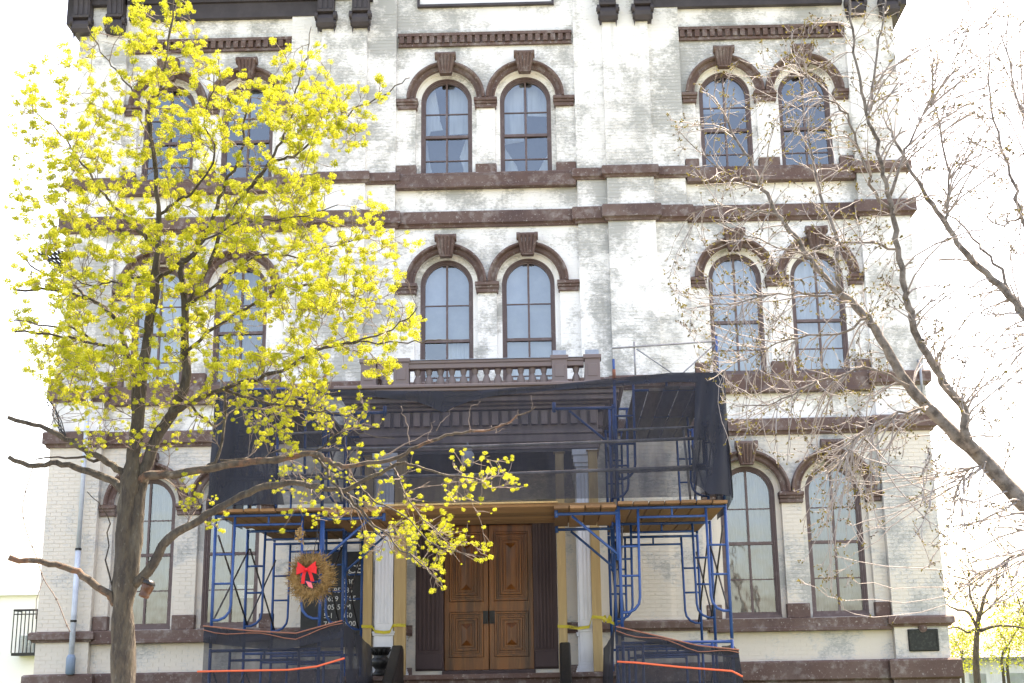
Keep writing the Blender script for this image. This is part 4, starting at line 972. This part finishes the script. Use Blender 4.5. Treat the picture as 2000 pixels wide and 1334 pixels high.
lp('limb', [(672, 912), (700, 945), (740, 985), (790, 1010), (860, 1070), (950, 1090)], -1.2, 5, 1.5)
lp('limb', [(762, 905), (800, 980), (850, 1040), (895, 1050)], -1.0, 4, 1.2)
lp('limb', [(668, 958), (720, 1010), (770, 1060), (830, 1110), (866, 1150)], -.9, 6, 1.5)
lp('limb', [(480, 905), (430, 900), (550, 890)], .2, 5, 2)
for px_, w_ in (([(800, 868), (794, 822), (783, 793)], 2.4), ([(918, 846), (916, 815), (922, 795), (938, 784)], 2.2), ([(1038, 798), (1037, 772)], 1.6), ([(1010, 818), (1012, 800)], 1.4), ([(842, 862), (836, 836), (850, 822)], 1.5),
                ([(745, 893), (800, 862), (842, 843)], 3.4), ([(925, 845), (960, 838), (1000, 825)], 1.8), ([(852, 842), (872, 815), (886, 796)], 1.4), ([(960, 832), (972, 842), (985, 838)], 1.3)):
    lp('spur', px_, -.9*.6, w_, 1., 'twig', 'twig', 6)
lp('sucker', [(238, 1185), (215, 1120), (210, 1020), (198, 990), (170, 960)], -.25, 4, 1.5)
REG = [([(50, 130), (170, 60), (240, 60), (300, 10), (370, 0), (380, 60), (470, 150), (560, 80), (640, 100), (660, 190), (640, 330), (600, 420), (560, 480), (200, 500), (50, 350)], 380, 1.5),
       ([(560, 170), (700, 170), (800, 145), (800, 160), (720, 220), (700, 290), (640, 330), (560, 330)], 44, .7),
       ([(30, 200), (180, 300), (240, 480), (110, 500), (30, 420)], 46, .9),
       ([(30, 460), (300, 500), (420, 480), (560, 420), (640, 500), (660, 690), (640, 800), (480, 830), (420, 700), (300, 740), (100, 800), (30, 640)], 330, 1.5),
       ([(560, 330), (650, 360), (740, 410), (800, 445), (770, 560), (815, 620), (815, 690), (740, 740), (650, 690), (560, 560)], 125, 1.1),
       ([(100, 660), (300, 720), (420, 760), (440, 850), (330, 880), (160, 870), (90, 780)], 110, 1.1),
       ([(420, 740), (560, 700), (660, 760), (740, 790), (760, 830), (600, 850), (470, 850)], 60, .8),
       ([(480, 850), (620, 850), (760, 900), (820, 890), (960, 890), (1020, 960), (960, 1000), (860, 1060), (760, 1000), (640, 1030), (560, 1000)], 70, .6),
       ([(700, 1000), (800, 1010), (960, 1070), (930, 1110), (860, 1080), (866, 1150), (780, 1110), (700, 1060)], 42, .5),
       ([(330, 940), (430, 980), (430, 1030), (340, 1010)], 9, .3)]
tg = []
for poly, cnt, dep in [(p_, int(c_*1.32), d_) for p_, c_, d_ in REG]:
    xs = [p[0] for p in poly]; ys = [p[1] for p in poly]; c_ = 0
    while c_ < cnt:
        x, y = random.uniform(min(xs), max(xs)), random.uniform(min(ys), max(ys))
        if in_poly(x, y, poly): tg.append(at(x, y, YT+random.uniform(-dep, dep)*(.35+.65*random.random()))); c_ += 1
tips = []; tw = MB()
grow(sk, tw, tg, .003, .012, 5, spur=(.62, (.06, .2)), tips=tips)
tw.build('twigs', 'twig', MT, True, kind='stuff')
def cluster(n, rad, pet, flat=.8):
    vs = []; fs = []
    for i in range(n):
        d = Vector((random.gauss(0, 1), random.gauss(0, 1), random.gauss(0, 1))).normalized(); d.z *= flat
        c_ = d*rad*random.uniform(.45, 1.)
        a = d.orthogonal().normalized(); a.rotate(Matrix.Rotation(random.uniform(0, 6.28), 3, d.normalized())); b = d.cross(a).normalized()
        s_ = pet*random.uniform(.6, 1.2); k = len(vs); lift = d*s_*.45
        vs += [c_-a*s_+lift, c_-b*s_*.6, c_+a*s_+lift, c_+b*s_*.6]; fs.append((k, k+1, k+2, k+3))
    return vs, fs
variants = [cluster(random.randint(80, 100), random.uniform(.038, .056), .0105) for _ in range(10)]
vmesh = [MB().add(v, f).mesh('blossom_cluster', 'blossom') for v, f in variants]
spots = []
for p, d in tips:
    if random.random() < .14: continue
    for _ in range(1 if random.random() < .55 else 2):
        spots.append((p+d*.02+Vector((random.gauss(0, .03), random.gauss(0, .03), random.gauss(0, .03)))*(1 if _ else .3), random.choice((.45, .6, .75, .9, 1.05, 1.2))*(.62 if p.z < 4.75 else 1.)))
spots.sort(key=lambda s: (s[0]-CAM).length/s[1])
for i, (p, s_) in enumerate(spots[:300]): inst('blossom_cluster', vmesh[i % 10], p, MT, rot=(random.uniform(-.6, .6), random.uniform(-.6, .6), random.uniform(0, 6.28)), scale=s_)
VV = []; FF = []; off = 0
for i, (p, s_) in enumerate(spots[300:]):
    v, f = variants[i % 10]; a = np.array([tuple(q) for q in v])*s_; t = random.uniform(0, 6.28); ct, st_ = math.cos(t), math.sin(t)
    a = a@np.array(((ct, st_, 0), (-st_, ct, 0), (0, 0, 1)))+np.array(tuple(p)); VV.append(a); FF.append(np.array(f)+off); off += len(a)
mb = MB(); mb.v = np.concatenate(VV).tolist(); mb.f = np.concatenate(FF).tolist(); mb.build('blossoms', 'blossom', MT, kind='stuff')
print('blossom clusters', len(spots))
# cable / vine hanging from the left limb, pot on the trunk
k = MB(); pts = smooth_pts([at(x, y, YT+.2) for x, y in ((64, 914), (50, 960), (44, 1000), (54, 1045), (72, 1090), (85, 1130), (110, 1170), (128, 1215), (137, 1234))])
k.tube(pts, .006, 5)
for i in range(4, len(pts), 5): k.tube([pts[i]-Vector((0, 0, .012)), pts[i]+Vector((0, 0, .012))], .011, 6)
k.tube([pts[20], pts[20]+Vector((-.06, 0, -.22)), pts[20]+Vector((-.05, 0, -.42))], .004, 4)
tag(k.build('hanging_vine', 'twig', smooth=True), 'thin bare vine dangling from a low left limb of the blossoming tree', 'vine')
pc = at(286, 1152, YT-.2); PT = thing('brown_pot', 'small brown glazed pot tied upside down to the blossoming tree trunk', 'pot', tuple(pc))
q = Matrix.Rotation(.35, 3, 'Y')
def rot_lathe(prof, name, m):
    mb = MB().lathe(prof, (0, 0, 0), 14); mb.v = [tuple(q@Vector(v)+pc) for v in mb.v]; mb.build(name, m, PT, True)
rot_lathe([(.030, -.085), (.052, -.08), (.056, -.055), (.048, -.05), (.060, .0), (.064, .045), (.055, .06)], 'body', 'clay')
rot_lathe([(.066, .06), (.07, .07), (.045, .10), (.02, .105)], 'lid', 'black_iron')
MB().tube([pc+Vector((-.02, 0, .1)), pc+Vector((-.08, .1, .14))], .006, 5).build('strap', 'black_iron', PT)

# --- bare budding tree on the right
YR = -13.
rx = at(2320, 1334, YR).x
BT = thing('budding_tree', 'large leaning bare tree with opening buds at the right edge', 'tree', (rx, YR, 0))
sk = Skel()
mb = MB(); limb(sk, mb, [(2330, 1720), (2325, 1560), (2310, 1400), (2270, 1250), (2200, 1150), (2110, 1075), (2000, 984), (1925, 902), (1869, 851), (1812, 795), (1775, 754), (1749, 712), (1711, 645), (1696, 622), (1662, 589), (1625, 559), (1580, 502), (1542, 450), (1520, 420), (1490, 367), (1464, 311), (1430, 259), (1395, 190)], YR, .4, [70, 66, 62, 58, 52, 44, 34, 30, 27, 24, 22, 20, 18, 17, 15, 13, 11, 10, 9, 8, 6, 5, 4], 4, 12)
mb.v = [(v[0], v[1], max(v[2], -.1)) for v in mb.v]; mb.build('trunk', 'bark2', BT, True)
def lq(px, dy, w0, w1):
    mb = MB(); limb(sk, mb, px, YR, dy, w0, w1, 8); mb.build('limb', 'bark2', BT, True)
lq([(1905, 882), (1884, 844), (1884, 799), (1850, 757), (1820, 709), (1786, 645), (1775, 600), (1767, 562), (1752, 487), (1745, 420), (1737, 379), (1722, 330), (1707, 262), (1692, 217), (1677, 142), (1662, 60), (1655, -20)], -.5, [20, 19, 18, 17, 16, 15, 14, 13, 12, 11, 10, 9, 8, 7, 6, 5, 4], 4)
lq([(1737, 385), (1764, 311), (1790, 250), (1812, 202), (1831, 90)], .3, 8, 2)
lq([(1700, 215), (1707, 150), (1722, 56), (1728, -10)], .2, 7, 3)
lq([(2270, 1250), (2160, 900), (2060, 700), (2000, 615), (1974, 577), (1925, 532), (1880, 487), (1846, 435), (1812, 386), (1775, 326), (1749, 277), (1730, 240)], .6, [40, 30, 22, 19, 17, 15, 13, 12, 10, 8, 6, 4], 4)
lq([(2040, 660), (1985, 590), (1944, 514), (1900, 465), (1865, 427), (1840, 410)], .9, 9, 3)
lq([(1846, 437), (1850, 412), (1854, 337), (1839, 262), (1824, 200), (1818, 150)], .4, 8, 2)
lq([(2200, 1000), (2100, 700), (2040, 520), (1996, 424), (1977, 356), (1955, 281), (1932, 187), (1929, 75)], 1.1, 14, 3)
lq([(2040, 520), (2020, 300), (1990, 200), (1962, 90), (1950, 20)], 1.4, 10, 2)
lq([(1996, 424), (1950, 440), (1920, 410), (1890, 370)], 1.3, 5, 1.5)
lq([(1640, 570), (1632, 461), (1610, 405), (1587, 322), (1576, 240), (1560, 150)], .7, 11, 2)
lq([(1745, 420), (1707, 375), (1681, 300), (1655, 225), (1600, 180), (1560, 130)], -.9, 9, 2)
lq([(1752, 487), (1690, 470), (1620, 480), (1560, 495), (1480, 470), (1400, 430)], -1., 6, 1.5)
lq([(1775, 754), (1700, 720), (1640, 735), (1560, 760), (1500, 790), (1430, 790)], -.8, 7, 1.5)
lq([(1812, 795), (1740, 815), (1680, 850), (1640, 900), (1600, 950)], -1.1, 6, 1.5)
lq([(1662, 589), (1600, 580), (1540, 570), (1450, 590), (1360, 600)], -.7, 6, 1.5)
lq([(1696, 622), (1640, 650), (1560, 660), (1480, 690), (1400, 735)], .6, 6, 1.5)
lq([(1520, 420), (1460, 410), (1400, 400), (1340, 420)], .3, 5, 1.5)
lq([(1490, 367), (1440, 350), (1390, 320), (1330, 260)], -.4, 5, 1.5)
lq([(2110, 1075), (2060, 1060), (2000, 1080), (1940, 1110), (1850, 1180)], .7, 10, 2)
lq([(1925, 902), (1880, 930), (1860, 1000), (1820, 1060)], .9, 5, 1.5)
REG2 = [([(1300, 220), (1400, 130), (1520, 60), (1640, 0), (1740, 0), (1760, 200), (1740, 420), (1560, 480), (1380, 430)], 230, 1.5),
        ([(1290, 520), (1380, 440), (1560, 470), (1740, 430), (1770, 600), (1700, 640), (1560, 620), (1380, 740)], 190, 1.4),
        ([(1350, 720), (1480, 640), (1700, 660), (1810, 790), (1760, 900), (1700, 960), (1620, 960), (1500, 880), (1430, 900), (1410, 780)], 150, 1.4),
        ([(1500, 880), (1700, 900), (1740, 1000), (1680, 1100), (1640, 1180), (1560, 1150), (1570, 1000)], 60, .9),
        ([(1740, 100), (1840, 60), (1880, 300), (1900, 480), (1800, 420)], 60, 1.2),
        ([(1880, 0), (2000, 0), (2030, 300), (2000, 520), (1900, 420), (1860, 150)], 110, 1.3),
        ([(1780, 600), (1880, 520), (2010, 640), (2010, 900), (1900, 840), (1800, 700)], 70, 1.2),
        ([(1800, 850), (1900, 920), (2010, 1020), (2010, 1200), (1860, 1180), (1780, 1060)], 90, 1.2)]
tips = []; tw = MB()
for sel, re_ in ((REG2[:4], .0027), (REG2[4:], .0052)):
    tg = []
    for poly, cnt, dep in [(p_, int(c_*1.7), d_) for p_, c_, d_ in sel]:
        xs = [p[0] for p in poly]; ys = [p[1] for p in poly]; c_ = 0
        while c_ < cnt:
            x, y = random.uniform(min(xs), max(xs)), random.uniform(min(ys), max(ys))
            if in_poly(x, y, poly): tg.append(at(x, y, YR+random.uniform(-dep, dep)*(.35+.65*random.random()))); c_ += 1
    grow(sk, tw, tg, re_, .010, 4, droop=.12, up=.25, spur=(.42, (.04, .12)), tips=tips, fan=.38)
tw.build('twigs', 'twig2', BT, True, kind='stuff')
b = MB()
for p, d in tips:
    for j in range(random.choice((1, 2, 3, 4, 5))):
        c_ = p+d*random.uniform(-.03, .0)*(j > 0)+Vector((random.gauss(0, .003), random.gauss(0, .003), random.gauss(0, .003)))
        e = (d+Vector((random.gauss(0, .7), random.gauss(0, .7), random.gauss(.2, .7)))).normalized()*random.uniform(.013, .030); n_ = e.orthogonal().normalized()*e.length*.33; m_ = e.cross(n_).normalized()*n_.length
        b.add([c_, c_+e*.5+n_, c_+e, c_+e*.5-n_, c_+e*.5+m_, c_+e*.5-m_], [(0, 1, 2, 3), (0, 4, 2, 5)])
b.build('buds', 'bud', BT, kind='stuff')

# ------------------------------------------------------------------ behind: neighbouring house, low white shed, far trees
NB = thing('neighbour_house', 'pale stucco house far behind the left corner with an iron balcony', 'house', (-21, 24, 0))
NB.location = (-16.5, 26, 0)
p0, p1 = at(28, 1192, 21.3), at(74, 1280, 21.3); xr = -14.6
k = MB(); k.box(-30, xr, 22, 32, -.1, p0.z+.55); k.build('wall', 'stucco', NB)
k = MB(); k.box(-30.2, xr+.2, 21.8, 32.2, p0.z+.552, p0.z+.70); k.build('roof', 'stucco', NB)
k = MB(); bx0, bx1 = p0.x, p1.x; y0 = 21.3; zt, z0 = p0.z, p1.z
k.box(bx0, bx1, y0, 21.99, z0, z0+.10)
k.tube([(bx0, 21.95, zt), (bx0, y0, zt), (bx1, y0, zt), (bx1, 21.95, zt)], .035, 6); k.tube([(bx0, y0, zt-.14), (bx1, y0, zt-.14)], .02, 6)
for i in range(8): x = bx0+(bx1-bx0)*i/7; k.tube([(x, y0, z0+.1), (x, y0, zt)], .02, 6)
k.tube([(bx1, 21.95, z0-.5), (bx1, y0+.1, z0)], .03, 6); k.build('balcony', 'black_iron', NB)
k = MB(); k.box(bx0+.05, bx1-.1, 21.93, 21.99, z0+.12, z0+.70); k.build('window', 'glass', NB)
SH = thing('white_shed', 'low white outbuilding with a grey roof edge beyond the right corner', 'outbuilding', (17, 34, 0))
k = MB(); k.box(14, 40, 33, 40, -.1, 2.15); k.build('wall', 'white_wood', SH)
k = MB(); k.prism_x([(32.6, 2.15), (40.4, 2.15), (40.4, 2.25), (36.5, 2.6), (32.6, 2.27)], 13.7, 40.3); k.build('roof', 'shingle', SH)
for i in range(5):
    k = MB(); x = 15.2+i*1.7; k.box(x, x+.7, 32.97, 33.02, .6, 1.6); k.build('window', 'glass', SH)
def far_tree(px, ytop, Y, wpx, label, polys, limbs, cnt, mleaf='leaf_far', group=None, leafs=9, dark=False):
    sk2 = Skel(); b0 = at(px, 1334, Y); T = thing('tree', label, 'tree', (b0.x, Y, 0), group)
    mb = MB(); sc = FPX/(Y-CAM.y); zt = at(px, ytop, Y)
    pts = smooth_pts([Vector((b0.x, Y, -.1)), Vector((b0.x+random.uniform(-.05, .05), Y, 1.6)), (Vector((b0.x, Y, 1.6))+zt)/2+Vector((random.uniform(-.1, .1), 0, 0)), zt])
    rs = np.linspace(wpx*.62/sc, wpx*.32/sc, len(pts)); mb.tube(pts, list(rs), 8)
    for i, p in enumerate(pts[6:]): sk2.add(p, Vector((0, 0, 1)), rs[i])
    mb.build('trunk', 'bark', T, True); mb = MB()
    for pl, w in limbs: limb(sk2, mb, pl, Y, random.uniform(-1, 1), w, 2.5, 7)
    tg = []
    for poly in polys:
        xs = [p[0] for p in poly]; ys = [p[1] for p in poly]; c_ = 0
        while c_ < cnt:
            x, y = random.uniform(min(xs), max(xs)), random.uniform(min(ys), max(ys))
            if in_poly(x, y, poly): tg.append(at(x, y, Y+random.uniform(-2, 2))); c_ += 1
    tp_ = []; grow(sk2, mb, tg, .006, .03, 4, spur=(.5, (.15, .4)), tips=tp_)
    mb.build('limb', 'bark', T, True)
    lv = MB()
    for p, d in tp_:
        for j in range(random.randint(leafs//2, leafs)):
            c_ = p+Vector((random.gauss(0, .16), random.gauss(0, .16), random.gauss(0, .13))); e = Vector((random.gauss(0, 1), random.gauss(0, 1), random.gauss(0, 1))).normalized()*random.uniform(.03, .065); n_ = e.orthogonal().normalized()*e.length*.8
            lv.add([c_-e, c_+n_, c_+e, c_-n_], [(0, 1, 2, 3)])
    if leafs: lv.build('crown', mleaf, T)
far_tree(1912, 1195, 20, 13, 'forked tree with gnarled limbs just beyond the right corner', [[(1850, 1150), (1900, 1120), (2000, 1120), (2000, 1240), (1860, 1230)]],
         [([(1912, 1210), (1925, 1160), (1945, 1135), (1960, 1120)], 8), ([(1910, 1200), (1895, 1165), (1890, 1135), (1860, 1125)], 7), ([(1908, 1225), (1890, 1195), (1865, 1190), (1848, 1180)], 7),
          ([(1910, 1225), (1890, 1235), (1870, 1225), (1850, 1228)], 5), ([(1914, 1232), (1935, 1225), (1960, 1222), (2010, 1228)], 9), ([(1912, 1205), (1950, 1170), (1990, 1135)], 4)], 40, leafs=3)
GT = 'small spring trees beyond the right corner'
far_tree(1960, 1270, 27, 6, 'thin young tree with yellow green leaves beside the white outbuilding', [[(1925, 1230), (2000, 1200), (2010, 1300), (1930, 1300)]], [([(1960, 1275), (1975, 1250), (1990, 1225)], 4)], 60, group=GT, leafs=6)
far_tree(1972, 1265, 29, 6, 'second thin tree standing close behind the young yellow one', [[(1940, 1190), (2010, 1150), (2010, 1290), (1950, 1280)]], [([(1972, 1275), (1962, 1250), (1950, 1230)], 4)], 60, group=GT, leafs=6)
far_tree(1880, 1270, 31, 6, 'small bright yellow green tree tucked against the right corner', [[(1848, 1240), (1900, 1230), (1910, 1310), (1850, 1310)]], [([(1880, 1280), (1870, 1260), (1860, 1245)], 4)], 80, group=GT, leafs=7)
far_tree(2030, 1230, 26, 9, 'orange tinged tree leaning in at the far right edge', [[(1970, 1130), (2080, 1120), (2080, 1250), (1975, 1230)]], [([(2030, 1240), (2000, 1200), (1985, 1160)], 5)], 70, group=GT, leafs=7)
print('objects', len(S.objects))
